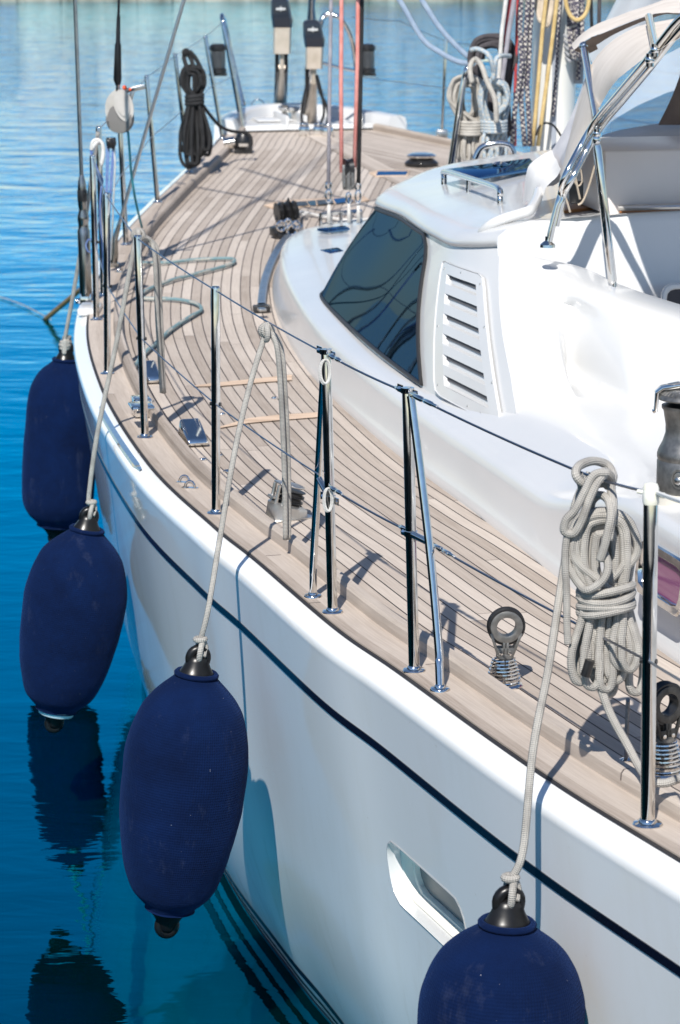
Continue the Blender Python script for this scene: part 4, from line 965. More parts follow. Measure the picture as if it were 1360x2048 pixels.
# ================================================================== DECK GEAR
def wedge_cleat(cx, cy, wpx, lpx):              # polished pop-up fairlead
    c = W(cx, cy, .006); u = wpx / FPX * c.y; X = (PORT * -1).normalized(); Yv = FWD
    mb = MB(); ax = Vector((-.30, .955, 0)).normalized(); sx = Vector((ax.y, -ax.x, 0)); w_, l_ = u * .62, u * 1.0
    P = lambda a, b, z: c + sx*(w_*a) + ax*(l_*b) + UP*z
    mb.hexa([P(-1, -1, 0), P(1, -1, 0), P(1, 1, 0), P(-1, 1, 0), P(-.82, -.93, .020), P(.82, -.93, .020), P(.86, .80, .072), P(-.86, .80, .072)])
    return mb
for args in ((387, 885, 40, 60), (303, 762, 26, 50)):
    cl = obj('pop_up_cleat', wedge_cleat(*args), CHROME, YS, bevel=.009, seg=4)
mb = MB(); mb.box(W(283, 812, .04), .06, .1, .06, X=PORT, Y=FWD); mb.box(W(283, 812, .08), .075, .11, .014, X=PORT, Y=FWD); obj('fairlead', mb, CHROME, YS, bevel=.006)
def padeye(px_, py_, r=.014, yaw=0.0, m=CHROME):
    c = W(px_, py_, .006); X = Vector((math.cos(yaw), math.sin(yaw), 0))
    mb = MB(); mb.tube([c + X*(r*math.cos(q)) + UP*(r*1.25*math.sin(q) + .003) for q in np.linspace(0, math.pi, 12)], .0042, 8); mb.box(c + UP*.0015, r*3.2, .02, .004, X=X, Y=Vector((-X.y, X.x, 0)))
    return obj('pad_eye', mb, m, YS, bevel=0)
padeye(369, 966, .015, -.3); padeye(380, 977, .015, -.3)
padeye(262, 530, .012, .6); padeye(240, 545, .012, .6)
for x, y, r in ((455, 943, .014), (468, 995, .014), (549, 797, .012), (444, 829, .012), (487, 320, .016), (405, 920, .013), (700, 320, .014), (260, 733, .012), (438, 912, .012)):
    mb = MB(); mb.lathe([(r, 0), (r, .003), (r*.7, .006), (0, .007)], W(x, y, .001), seg=14, sx=.6, ref=PORT); obj('deck_eye', mb, CHROME, YS)
# pale wood strips let into the side deck
PALE = vary(mat('pale_new_teak', (.58, .42, .29), .6), (.5, .36, .25), (.66, .5, .37), scale=3, stretch=(1, 8, 1))
for up_e, lo_e in (([(386, 771), (443, 764), (520, 756), (584, 749)], [(386, 773), (443, 772), (520, 765), (584, 760)]), ([(440, 853), (497, 836), (560, 829), (640, 824)], [(440, 856), (497, 846), (560, 840), (640, 834)])):
    mb = MB(); mb.grid([[W(*p, .0045) for p in up_e], [W(*p, .0045) for p in lo_e]], flip=False); obj('pale_strip', mb, PALE, deck_o, ang=180)
# stainless strip on the rim
def u_at(px_, py_): return find(px_, py_, u_near + 90, .06)[0]
ua, ub_ = u_at(266, 893), u_at(186, 783); print('STRIP', ua, ub_)
mb = MB(); rows = []
for k in range(25):
    u = ua + (ub_ - ua) * k / 24; tp = .35 + .65*min(1, min(k, 24-k)/2)
    rows.append([off(u, .030 - .010*tp, -.006), off(u, .030 - .008*tp, -.0015), off(u, .030 + .008*tp, -.006), off(u, .030 + .012*tp, -.014)])
mb.grid(rows); obj('rim_strip', mb, CHROME, hull_o)
# fairlead turning block with stacked black sheaves
tb = W(572, 1036, 0); X = (PORT * -.86 + FWD * .34).normalized(); Yv = Vector((-X.y, X.x, 0)); s_ = tb.y / FPX
blkr = obj('turning_block', MB(), STEEL, YS)
def place(mb, name, m, par, **k): return obj(name, mb, m, par, **k)
tilt = (UP + X*.28 - Yv*.12).normalized(); TX = (X - tilt * X.dot(tilt)).normalized(); TY = tilt.cross(TX)
bpy.data.objects.remove(blkr)
BLK_S = vary(mat('satin_steel', (.55, .54, .51), .3, .9), (.5, .49, .46), (.62, .6, .57), scale=30, rough=(.22, .4))
mb = MB(); mb.box(tb + UP*.002, 100*s_, 70*s_, .005, X=X, Y=Yv)
def ell(c, X_, Y_, a, b, n=28): return [c + X_*(a*math.cos(2*math.pi*k/n)) + Y_*(b*math.sin(2*math.pi*k/n)) for k in range(n)]
rows = [ell(tb + UP*.004, X, Yv, 48*s_, 33*s_), ell(tb + UP*.018 + X*.002, X, Yv, 46*s_, 32*s_), ell(tb + UP*.032 + tilt*.006, TX, TY, 43*s_, 32*s_), ell(tb + UP*.038 + tilt*.006, TX, TY, 36*s_, 26*s_)]
mb.grid(rows, closed=True); tb_o = obj('turning_block', mb, BLK_S, YS, ang=35)
for k in range(3):
    c = tb + UP*.040 + tilt*(.006 + .0155*k) + TX*.006
    mb = MB(); mb.lathe([(.012, -.007), (.040, -.007), (.041, -.0055), (.033, -.001), (.033, .001), (.041, .0055), (.040, .007), (.012, .007)], c, ax=tilt, seg=32); obj('sheave', mb, BLACK, tb_o, ang=35)
c = tb + UP*.040 + tilt*.056 + TX*.004; mb = MB(); mb.lathe([(.034, -.003), (.036, -.001), (.036, .002), (.030, .004), (.018, .003), (.016, .0045), (0, .0045)], c, ax=tilt, seg=32)
mb.prism([c + TX*a + TY*b - tilt*.002 for a, b in ((-.054, -.018), (-.03, -.028), (0, -.03), (0, .03), (-.03, .028), (-.054, .018))], tilt*.005); obj('top_plate', mb, BLK_S, tb_o, bevel=.0012)
mb = MB()
for a, b in ((-.048, -.012), (-.046, .014), (-.034, -.026)): mb.tube([tb + TX*a + TY*b + UP*.02, tb + UP*.040 + tilt*.052 + TX*a + TY*b], .0055, 8)
mb.box(tb + UP*.055 + TX*(-.048), .012, .03, .006, X=TX, Y=TY, Z=tilt); obj('block_pillars', mb, BLK_S, tb_o)
# stand-up spring blocks
def standup(cx, cy, dark=False, sc=1.0, yaw=0.3, lean=(0, 0)):
    c = W(cx, cy, 0); m1 = GREYM if not dark else vary(mat('dark_alloy', (.05, .05, .05), .35, .6), (.035, .035, .035), (.07, .07, .068), scale=40)
    X_ = Vector((math.cos(yaw), -math.sin(yaw), 0)); N_ = Vector((X_.y, -X_.x, 0)); N_ = -N_ if N_.y > 0 else N_; Z_ = (UP + Vector((lean[0], lean[1], 0))).normalized()
    mb = MB(); mb.lathe([(.043*sc, -.001), (.043*sc, .004), (.040*sc, .008), (.033*sc, .011), (.031*sc, .016), (.022*sc, .018), (.018*sc, .045*sc), (0, .046*sc)], c, seg=32); root = obj('standup_block', mb, CHROME, YS, ang=35)
    mb = MB(); P = []
    for k in range(7*18 + 1):
        q = k / 18; f = q / 7; r = (.038 - .014*f) * sc; P.append(c + Vector((r*math.cos(2*math.pi*q), r*math.sin(2*math.pi*q), .012 + .052*sc*f)))
    mb.tube(P, .0026*sc, 6); obj('spring', mb, CHROME, root)
    e = c + Z_*.062*sc; mb = MB(); mb.lathe([(.014*sc, 0), (.020*sc, .004), (.020*sc, .012), (.012*sc, .016)], e, ax=Z_, seg=20); mb.tube([c + UP*.03, e + Z_*.02], .009*sc, 10); obj('swivel', mb, GREYM, root)
    s0 = c + Z_*(.138*sc)
    # cheeks: tapered plates with an open window, and a ring
    for sgn in (-1, 1):
        o = N_ * (.0115*sc*sgn); mb = MB(); n = 40; ro, ri = .036*sc, .0215*sc
        outer, inn = [], []
        for k in range(n):
            q = 2*math.pi*k/n; outer.append(s0 + X_*(ro*math.cos(q)) + Z_*(ro*math.sin(q)) + o); inn.append(s0 + X_*(ri*math.cos(q)) + Z_*(ri*math.sin(q)) + o)
        t_ = N_ * (.0032*sc*sgn); mb.grid([[p - t_ for p in inn], [p + t_ for p in inn], [p + t_ for p in outer], [p - t_ for p in outer], [p - t_ for p in inn]], closed=True)
        for x1, x0, wd in ((.0335, .016, .006), (-.0335, -.016, .006), (.004, .0035, .006), (-.004, -.0035, .006)):
            a = s0 + X_*x1*sc - Z_*(.014 if abs(x1) > .01 else .034)*sc + o; b = e + X_*x0*sc + Z_*.012*sc + o; d = (b - a).normalized(); w2 = N_.cross(d).normalized() * wd*sc*.5
            mb.hexa([a-w2-t_, a+w2-t_, a+w2+t_, a-w2+t_, b-w2-t_, b+w2-t_, b+w2+t_, b-w2+t_])
        a = e + Z_*.018*sc + o; mb.hexa([a - X_*.017*sc - Z_*.010*sc - t_, a + X_*.017*sc - Z_*.010*sc - t_, a + X_*.017*sc - Z_*.010*sc + t_, a - X_*.017*sc - Z_*.010*sc + t_, a - X_*.021*sc + Z_*.010*sc - t_, a + X_*.021*sc + Z_*.010*sc - t_, a + X_*.021*sc + Z_*.010*sc + t_, a - X_*.021*sc + Z_*.010*sc + t_])
        obj('cheek_plate', mb, m1, root, bevel=.0010)
    mb = MB(); n = 44; rr = [(.0215, -.011), (.040, -.0105), (.0425, -.008), (.0375, 0), (.0425, .008), (.040, .0105), (.0215, .011), (.0215, -.011)]
    rows = [[s0 + X_*(r*sc*math.cos(2*math.pi*k/n)) + Z_*(r*sc*math.sin(2*math.pi*k/n)) + N_*(h*sc) for k in range(n)] for r, h in rr]; mb.grid(rows, closed=True); obj('sheave', mb, BLACK, root, ang=35)
    for x in (-.010, .010):
        mb = MB(); mb.lathe([(.0042*sc, 0), (.0042*sc, .002), (0, .0025)], e + Z_*.016*sc + X_*x*sc + N_*.0146*sc, ax=N_, seg=10); obj('rivet', mb, CHROME, root)
    return root
standup(1007, 1372, sc=1.0, yaw=-.05, lean=(.03, 0))
standup(1326, 1548, True, 1.06, yaw=-.55, lean=(.0, .0))
# strap to a flat deck fitting beside it
c = W(1252, 1521, .0); mb = MB(); mb.lathe([(.022, 0), (.022, .003), (.012, .006), (0, .007)], c, seg=18, sx=.6); pl_ = obj('deck_plate', mb, CHROME, YS)
mb = MB(); mb.tube([c + UP*.003, c + UP*.06, D(1256, 1400, c.y - .02)], .0095, 8, flat=.45); obj('webbing_strap', mb, vary(mat('grey_webbing', (.2, .19, .19), .9), (.16, .15, .15), (.3, .29, .28), scale=150), pl_)
# blue hose-like line lying on the side deck
hp = [(252, 524), (317, 526), (382, 520), (440, 517), (466, 518), (466, 526), (440, 535), (390, 548), (344, 560), (300, 577), (282, 590), (291, 597), (344, 598), (382, 604), (400, 612), (402, 620), (390, 628), (362, 645), (336, 664), (312, 686), (290, 706), (272, 728), (266, 750), (271, 770), (288, 794), (310, 822), (325, 850), (352, 884), (382, 925), (420, 957), (440, 978)]
def lay(pts, r): 
    P = cr([W(x, y, .006 + r) for x, y in pts], 5); P[0] = P[0] - UP*0; return P
hs = rope_obj('deck_rope', [lay(hp, .0085)], .0082, HOSE, None, 10); tag(hs, 'teal and grey rope snaking in two bends across the side deck', 'rope')
# curved genoa track with car
trk = [(600, 455), (575, 475), (556, 500), (541, 530), (530, 562), (525, 590), (523, 612)]
c3d = cr([W(x, y, .012) for x, y in trk], 6); mb = MB(); rows = []; TRK = vary(mat('anodised_track', (.22, .27, .34), .32, .8), (.18, .23, .3), (.3, .35, .42), scale=25)
for i, p in enumerate(c3d):
    d = (c3d[min(i+1, len(c3d)-1)] - c3d[max(i-1, 0)]); d.z = 0; d.normalize(); n_ = Vector((d.y, -d.x, 0))
    rows.append([p - n_*.017 - UP*.011, p - n_*.017 + UP*.009, p - n_*.011 + UP*.013, p + n_*.011 + UP*.013, p + n_*.017 + UP*.009, p + n_*.017 - UP*.011])
mb.grid(rows); trk_o = obj('genoa_track', mb, TRK, YS, ang=30)
mb = MB()
for i in range(2, len(c3d)-2, 2): mb.lathe([(.0045, -.001), (.0045, .001), (0, .0015)], c3d[i] + UP*.013, seg=8)
obj('track_screws', mb, STEEL, trk_o)
mb = MB(); mb.box(W(523, 617, .018), .07, .035, .03, X=PORT, Y=FWD); obj('track_stop', mb, BLACK, trk_o, bevel=.006); mb = MB(); mb.box(W(524, 619, .036), .03, .05, .012, X=PORT, Y=FWD); obj('stop_plate', mb, STEEL, trk_o, bevel=.003)
cb = W(571, 476, 0); Yk = cb.y; mb = MB(); mb.box(D(568, 462, Yk), .13, .07, .045, X=(1, .4, 0), Y=(-.4, 1, 0)); mb.box(D(564, 470, Yk), .075, .09, .05, X=(1, .4, 0), Y=(-.4, 1, 0)); car = obj('track_car', mb, BLACK, trk_o, bevel=.008)
mb = MB(); wx = Vector((1, .35, .1)).normalized()
for k, dx in enumerate((-.035, 0, .035)): mb.lathe([(.02, -.011), (.052, -.010), (.040, 0), (.052, .010), (.02, .011)], D(571, 424, Yk) + wx*dx, ax=wx, seg=22)
obj('car_sheave', mb, BLACK, trk_o)
mb = MB()
for x0, y0, x1, y1 in ((560, 440, 566, 408), (574, 430, 577, 395), (590, 436, 591, 402)): mb.tube([D(x0, y0, Yk), D((x0+x1)/2, (y0+y1)/2, Yk), D(x1, y1, Yk)], [.028, .022, .003], 6)
obj('car_cheek', mb, BLACK, trk_o, ang=30)
for x, y, r in ((563, 452, .02), (584, 460, .022), (576, 446, .016), (592, 450, .015)):
    mb = MB(); mb.tube(ring(D(x, y, Yk - .06), Vector((1, 0, .3)), Vector((-.2, 0, 1)), r, r*1.1), .007, 6, closed=True); obj('shackle', mb, CHROME, trk_o)
wr = rope_obj('white_sheet', [cr([D(594, 430, Yk), W(604, 424, .03), W(640, 432, .015), W(690, 440, .015), W(740, 438, .012), W(800, 425, .012)], 8), cr(ring(W(598, 428, .03), Vector((1, 0, 0)), Vector((0, 1, 0)), .035, .05), 2, closed=True)], .0085, ROPEW); tag(wr, 'white rope leading across the deck from the black track car', 'rope')
# flush hatches in the foredeck
def flush(poly, panes, nm='flush_hatch'):
    mb = MB(); mb.prism([W(x, y, .001) for x, y in poly], UP*.006); o = obj(nm, mb, PALE, YS, bevel=.002)
    for i, pn in enumerate(panes): mb = MB(); mb.prism([W(x, y, .005) for x, y in pn], UP*.005); obj('hatch_pane', mb, SKY if i % 2 == 0 else BLACK, o)
    return o
flush([(528, 412), (552, 420), (740, 402), (728, 394), (556, 403)], [[(551, 413), (562, 416), (592, 414), (588, 405), (556, 407)], [(594, 414), (618, 412), (612, 404), (592, 405)], [(620, 412), (633, 411), (631, 402), (614, 404)], [(635, 411), (668, 408), (664, 400), (633, 402)], [(672, 408), (706, 404), (700, 397), (667, 399)]])
flush([(738, 347), (752, 354), (815, 353), (820, 342), (756, 342)], [[(752, 352), (812, 351), (816, 344), (756, 344)]])
c = W(843, 332, 0); mb = MB(); mb.lathe([(.095, 0), (.10, .02), (.06, .05), (.06, .055)], c, seg=28); dv = obj('dorade_vent', mb, BLACK, YS); mb = MB(); mb.lathe([(.05, .045), (.085, .052), (.088, .062), (.06, .075), (.03, .07), (0, .07)], c, seg=28); obj('vent_ring', mb, CHROME, dv)
# low rail across the front of the coachroof
a, b = W(641, 449, .15), W(722, 441, .15); mb = MB()
for h in (.045, .0): mb.tube([a + UP*h, a.lerp(b, .5) + UP*h + Vector((0, .015, 0)), b + UP*h], .009 if h else .006, 8)
for i in range(5): q = a.lerp(b, i/4); mb.tube([q - UP*.04, q + UP*.045], .008, 8)
obj('mast_foot_rail', mb, CHROME, coach)
for poly in ([(634, 462), (655, 466), (700, 461), (690, 456)], [(640, 505), (660, 513), (690, 508), (676, 500)]):
    mb = MB(); mb.prism([W(x, y, .175) for x, y in poly], UP*.012); obj('deck_light', mb, SKY, coach, bevel=.003)
# ================================================================== LINES AND BLOCK AHEAD OF THE MAST
Ym = 13.75
pk = empty('halyard_block', tuple(D(697, 408, Ym)), 'grey halyard block standing in front of the coachroof, carrying the pink line', 'block')
mb = MB(); mb.lathe([(.02, -.022), (.043, -.02), (.034, 0), (.043, .02), (.02, .022)], D(696, 335, Ym), ax=(1, .25, 0), seg=24); obj('sheave', mb, BLACK, pk)
mb = MB()
for x in (688, 697, 706): mb.prism([D(x + a, y, Ym - .03) for a, y in ((-3.5, 330), (3.5, 330), (4, 352), (3.2, 374), (-3.2, 374), (-4, 352))], Vector((0, .06, 0)))
obj('cheek', mb, GREYM, pk, bevel=.003)
mb = MB(); mb.lathe([(.024, 0), (.028, .01), (.024, .05), (.018, .055)], D(697, 379, Ym), seg=16); obj('swivel', mb, GREYM, pk)
def shackle(px_, y0, y1, Y, par, r=.006, w_=8):
    c = D(px_, (y0+y1)/2, Y); k = Y/FPX; mb = MB(); mb.tube(ring(c, Vector((1, 0, 0)), UP, w_*k*.5, (y1-y0)*k*.5), r, 8, closed=True); return obj('shackle', mb, CHROME, par)
shackle(697, 386, 408, Ym, pk)
PKL = rope_obj('pink_halyard', [[D(683, 345, Ym), D(682, 170, Ym), D(683, 0, Ym), D(684, -900, Ym)], [D(709, 335, Ym), D(715, 120, Ym), D(716, 0, Ym), D(722, -900, Ym)]], .0095, ROPEP); tag(PKL, 'pink double halyard running up out of the picture from the grey block', 'rope')
GL_ = rope_obj('lilac_halyard', [[D(657, 368, Ym), D(659, 200, Ym), D(662, 0, Ym), D(672, -900, Ym)]], .0085, ROPEG); tag(GL_, 'straight lilac grey line left of the pink halyard', 'rope')
BL_ = rope_obj('black_halyard', [[D(717, 366, Ym), D(721, 180, Ym), D(724, 0, Ym), D(736, -900, Ym)]], .0095, ROPEK); tag(BL_, 'straight black line right of the pink halyard', 'rope')
for i, (x, y0, nm) in enumerate(((657, 376, 'left of the grey block'), (697, 408, 'under the grey block'), (716, 378, 'right of the grey block'))):
    e_ = empty('lashing', tuple(D(x, 448, Ym)), 'short white lashing and shackle on the coachroof rail ' + nm, 'lashing', 'white lashings on the coachroof rail')
    if i != 1: shackle(x, y0 - 12, y0 + 6, Ym, e_, .006, 9); shackle(x, y0 + 4, y0 + 28, Ym - .01, e_, .0055, 10)
    rope_obj('lashing_cord', [[D(x, y0 + (26 if i != 1 else 0), Ym), D(x - 1, 446, Ym)], [D(x + 2, y0 + (26 if i != 1 else 0), Ym), D(x + 2, 446, Ym)]], .005, ROPEW, e_)

# ================================================================== BOW: FURLERS, PULPIT, LANTERNS, WINDLASS
BEIGE = vary(mat('beige_aluminium', (.5, .43, .35), .35, .3), (.46, .39, .31), (.56, .48, .4), scale=15)
DARKB = mat('dark_navy_cap', (.008, .012, .022), .3, Coat_Weight=.4)
def furler(cx, y_top, y_mid, y_bot, wt_, wb, Y, base, lab, black_tube):
    k = Y / FPX; rt = empty('sail_furler', tuple(W(base[0], base[1], 0)), lab, 'furler', 'electric furlers on the bow')
    def sec(px_, py_, w_, dpt): c = D(px_, py_, Y); return [c + Vector((a*w_*k*.5, b*dpt, 0)) for a, b in ((-1, -.6), (-.8, -1), (.8, -1), (1, -.6), (1, .7), (.7, 1), (-.7, 1), (-1, .7))]
    mb = MB(); rows = [sec(cx + 2, y_mid, wt_*.92, .055), sec(cx + 2, y_mid - 14, wt_, .062), sec(cx, y_mid - 20, wt_*.97, .064), sec(cx - 3, y_top + 6, wt_*.86, .056), sec(cx - 4, y_top, wt_*.62, .04)]
    mb.grid(rows, closed=True); b = len(mb.v); mb.v += [tuple(p) for p in rows[-1]]; mb.face(list(range(b, b+8))); cap = obj('drive_cap', mb, DARKB, rt, ang=30)
    mb = MB(); rows = [sec(cx + 1, y_bot, wb*.96, .05), sec(cx + 2, y_mid + 1, wb, .056), sec(cx + 2, y_mid, wb*.9, .05)]; mb.grid(rows, closed=True); b = len(mb.v); mb.v += [tuple(p) for p in rows[0]]; mb.face(list(range(b, b+8))[::-1]); obj('drive_housing', mb, BEIGE, rt, ang=30)
    # plain emblem on the cap: a bar crossed by a small lozenge
    mk = mat('pale_mark', (.5, .5, .5), .5) if 'pale_mark' not in bpy.data.materials else bpy.data.materials['pale_mark']; c = D(cx - 1, (y_top*.45 + (y_mid-20)*.55), Y) + Vector((0, -.069, 0)); mb = MB(); mb.box(c, .062, .008, .013); mb.prism([c + Vector((a, -.005, b)) for a, b in ((-.008, 0), (0, -.017), (.008, 0), (0, .022))], Vector((0, .004, 0))); obj('emblem', mb, mk, cap)
    bp = W(base[0], base[1], 0)
    mb = MB(); mb.tube([D(cx + 1, y_bot - 2, Y), D(cx + 1, y_bot + 30, Y)], .016, 12); mb.tube([D(cx + 1, y_bot + 26, Y), bp.lerp(D(cx, y_bot + 30, Y), .5), bp.lerp(D(cx, y_bot + 30, Y), .12), bp], [.022, .034, .044, .044], 14); obj('stay_toggle', mb, BEIGE, rt)
    for dx in black_tube: mb = MB(); mb.tube([D(cx + dx, y_bot - 4, Y + .03), D(cx + dx, y_bot + 34, Y + .03), bp + Vector((dx*k, .03, .02))], .014, 10); obj('cable_tube', mb, BLACK, rt)
    mb = MB(); top = D(cx - 4, y_top + 2, Y); mb.tube([top, top + Vector((0, -.02, .08)), top + Vector((.2, -.5, 6.5))], [.03, .024, .022], 12); obj('stay_foil', mb, ROD, rt)
    return rt, bp
f1_, b1_ = furler(563, -4, 54, 107, 42, 36, 19.75, (560, 225), 'left electric furler on the stem with black cap and beige housing', (-9, 9))
f2_, b2_ = furler(627, 40, 93, 137, 42, 35, 19.2, (620, 252), 'right electric furler on the foredeck with black cables at its foot', (-13,))
for k, pts in enumerate(([(612, 175), (604, 215), (604, 245), (609, 258)], [(632, 150), (640, 185), (652, 208), (656, 235), (650, 254)], [(634, 150), (644, 190), (648, 225), (640, 250)])):
    mb = MB(); mb.tube(cr([D(x, y, 19.1) for x, y in pts], 6), .0085, 8); obj('motor_cable', mb, BLACK, f2_)
for x, y in ((608, 262), (637, 262), (655, 264)):
    mb = MB(); mb.box(W(x, y, .03), .07, .07, .06); mb.lathe([(.03, .03), (.03, .05), (0, .06)], W(x, y, .03), seg=12); obj('deck_socket', mb, CHROME, YS, bevel=.006)
# pulpit tubes
Yp = 19.4
P1 = W(486, 262, .0); mb = MB(); mb.tube(cr([P1, D(466, 150, P1.y), D(449, 60, P1.y + .02), D(444, 36, P1.y + .06), D(446, 33, P1.y + .2), D(452, 60, P1.y + .7), D(470, 140, P1.y + .75), D(487, 212, P1.y + .7)], 8), .0165, 12); pp = obj('pulpit', mb, CHROME, YS)
P2 = W(722, 258, 0); mb = MB(); mb.tube(cr([W(606, 240, .02), D(620, 150, Yp), D(640, 55, Yp - .1), D(648, 33, Yp - .1), D(664, 29, Yp - .1), D(684, 40, Yp - .1), D(702, 75, Yp), D(712, 130, P2.y), D(718, 200, P2.y), P2], 8), .0155, 12); mb.tube([D(632, 122, Yp), D(670, 133, Yp), D(711, 142, Yp)], .010, 10); obj('pulpit', mb, CHROME, YS)
wire([P1 + (D(444, 40, P1.y) - P1)*.98, up_('i')], .0022); wire([D(466, 152, P1.y), S['i'][0].lerp(S['i'][1], .52)], .0022)
wire([D(702, 34, 19.4), D(800, 42, 19.2), sb[1] - UP*.02], .0022); wire([D(712, 152, 19.4), sb[0].lerp(sb[1], .52)], .0022)
Rq = B(6.2, -1.85, .62); wire([sb[1] - UP*.02, Rq], .0022); wire([sb[0].lerp(sb[1], .52), B(6.2, -1.85, .32)], .0022)
for cx, Y, lab in ((436, 19.0, 0), (734, 19.4, 0)):
    k = Y/FPX; c = D(cx, 146, Y); mb = MB(); mb.lathe([(17*k, 0), (17*k, 8*k), (14.5*k, 10*k), (14.5*k, 44*k), (17*k, 46*k), (17*k, 52*k), (12*k, 57*k), (0, 58*k)], c, seg=24); ln = obj('nav_light', mb, BLACK, YS)
    mb = MB(); mb.lathe([(15*k, 10.5*k), (15.4*k, 27*k), (15*k, 43.5*k)], c, seg=24); obj('lens', mb, mat('smoky_lens', (.05, .055, .06), .08, Coat_Weight=.5), ln); mb = MB(); mb.box(c - UP*.01, 36*k, .09, .012); obj('bracket', mb, BLACK, ln)
c = W(579, 247, 0); mb = MB(); mb.lathe([(.085, 0), (.085, .012), (.055, .02), (.05, .075), (.075, .09), (.078, .11), (.07, .115), (0, .118)], c, seg=28); obj('windlass', mb, CHROME, YS)
padeye(516, 218, .05, .0); padeye(640, 228, .03, 0)
for x, y in ((530, 238), (535, 246)): mb = MB(); mb.lathe([(.022, 0), (.018, .015), (0, .02)], W(x, y, 0), seg=12); obj('deck_button', mb, CHROME, YS)
# black rope and round fairlead by the port bow
Yb_ = 17.7; rnd = random.Random(4)
bc = empty('rope_coil', tuple(D(388, 340, Yb_)), 'black rope coil hanging on the bow lifeline between two stanchions', 'rope coil')
mb = MB()
for p in coil_paths(17.0, (385, 134), (380, 398, 200), (372, 414, 300, 334), 14, 23, 8, rnd, .05, .25): mb.tube(p, .0100, 7, closed=True)
obj('coil_loops', mb, ROPEK, bc, ang=180)
mb = MB()
for p in wraps(17.0, 373, 405, (192, 199, 206), .05, 2): mb.tube(p, .0125, 7, closed=True)
b_ = lambda *pts: cr([D(x, y, 17.0 + z) for x, y, z in pts], 6)
mb.tube(b_((378, 150, -.05), (372, 130, -.05), (368, 115, 0), (372, 104, .0), (382, 118, 0), (388, 140, -.03)), .0125, 7); mb.ball(D(372, 105, 17), .025, 10)
mb.tube(b_((378, 102, 0), (390, 115, 0), (402, 138, 0), (408, 160, 0), (404, 170, -.03), (400, 150, -.04)), .0125, 7)
mb.tube(b_((368, 250, .02), (360, 290, .02), (362, 318, .02), (374, 334, .02), (392, 330, .02)), .010, 7)
obj('coil_hitch', mb, ROPEK, bc, ang=180)
bt = rope_obj('black_line', [cr([D(404, 208, 17.0), D(420, 230, 17.2), D(440, 252, 17.4), D(462, 262, 17.6), D(490, 266, 17.7), D(501, 274, 17.7), D(502, 292, 17.7), D(492, 300, 17.7)], 7)], .010, ROPEK); tag(bt, 'black line curving from the bow rope coil to the round black fairlead', 'rope')
c = W(487, 306, 0); mb = MB(); k = c.y/FPX; mb.box(c + UP*.015, 36*k, .1, .03); mb.lathe([(15*k, -.02), (18*k, .02), (18*k, .05), (13*k, .085), (0, .09)], c + UP*.03, seg=24); fl = obj('round_fairlead', mb, BLACK, YS, bevel=0)
mb = MB(); mb.tube([D(448, 288, c.y), D(470, 284, c.y)], .035, 14); obj('winch_drum', mb, CHROME, fl); mb = MB(); mb.box(D(487, 290, c.y - .07), .055, .012, .018); obj('fairlead_plate', mb, CHROME, fl)
# mooring line
M0 = B(2.2, .87, -.25); mr = rope_obj('mooring_rope', [[M0, D(280, 474, 19.6), D(165, 576, 20.6), D(97, 633, 21.25), D(90, 640, 21.3)]], .018, ROPEBR); tag(mr, 'brown wet mooring rope slanting from the bow into the water', 'rope')
ml = rope_obj('slack_line', [cr([Vector((-2.06, 21.2, .015)), D(50, 612, 21.9), D(0, 594, 22.4), D(-80, 575, 23)], 6)], .0042, ROPE); tag(ml, 'thin pale line lying on the water left of the brown mooring rope', 'rope')
# ================================================================== MAST AND ITS ROPES
MASTM = vary(mat('cream_mast_paint', (.72, .71, .66), .3, Coat_Weight=.3), (.68, .67, .62), (.76, .75, .71), scale=2)
YM = 13.85; km = YM / FPX; mc = D(1104, 300, YM); mc.z = 1.5
mb = MB(); rows = []
for z in (1.42, 2.0, 3.0, 6.0, 11.0): rows.append([Vector((mc.x + .012*(z-1.4)/3 + .100*math.cos(q)*(1 if abs(math.sin(q)) < 2 else 1), mc.y + .15*math.sin(q), z)) for q in np.linspace(0, 2*math.pi, 33)[:-1]])
mb.grid(rows, closed=True); mast = obj('mast', mb, MASTM, YS, ang=60)
mb = MB(); mb.box((mc.x - .004, mc.y - .152, 3.2), .022, .012, 3.4); obj('mast_track', mb, mat('mast_groove', (.30, .33, .38), .4), mast); 
mb = MB(); mb.lathe([(.135, 0), (.13, .03), (.115, .05)], Vector((mc.x, mc.y, 1.40)), seg=28, sx=1.3); obj('mast_collar', mb, GEL, mast)
def hal(name, pts, r, m, lab, Y=YM - .22, up=900, g=None):
    P = [D(x, y, Y) for x, y in pts]; d = (P[0] - P[1]).normalized(); P = [P[0] + d * 3.2] + P
    o = rope_obj(name, [P], r, m); tag(o, lab, 'rope', g); return o
hal('mast_rope', [(1012, 0), (1004, 60), (998, 148), (992, 212), (986, 290)], .0095, ROPEW, 'white rope at the left edge of the bundle before the mast', YM - .45)
hal('mast_rope', [(1020, 0), (1012, 60), (1008, 130), (1000, 200), (993, 290)], .007, ROPER, 'red rope behind the lilac rope before the mast', YM - .40)
hal('mast_rope', [(1028, 0), (1018, 60), (1003, 170), (994, 230), (985, 290)], .0105, ROPEG, 'lilac grey rope slanting beside the red rope before the mast', YM - .48)
hal('mast_rope', [(1036, -5), (1034, 60), (1031, 150), (1030, 210), (1030, 292)], .007, ROPER, 'red rope hanging straight down between the flecked ropes', YM - .36)
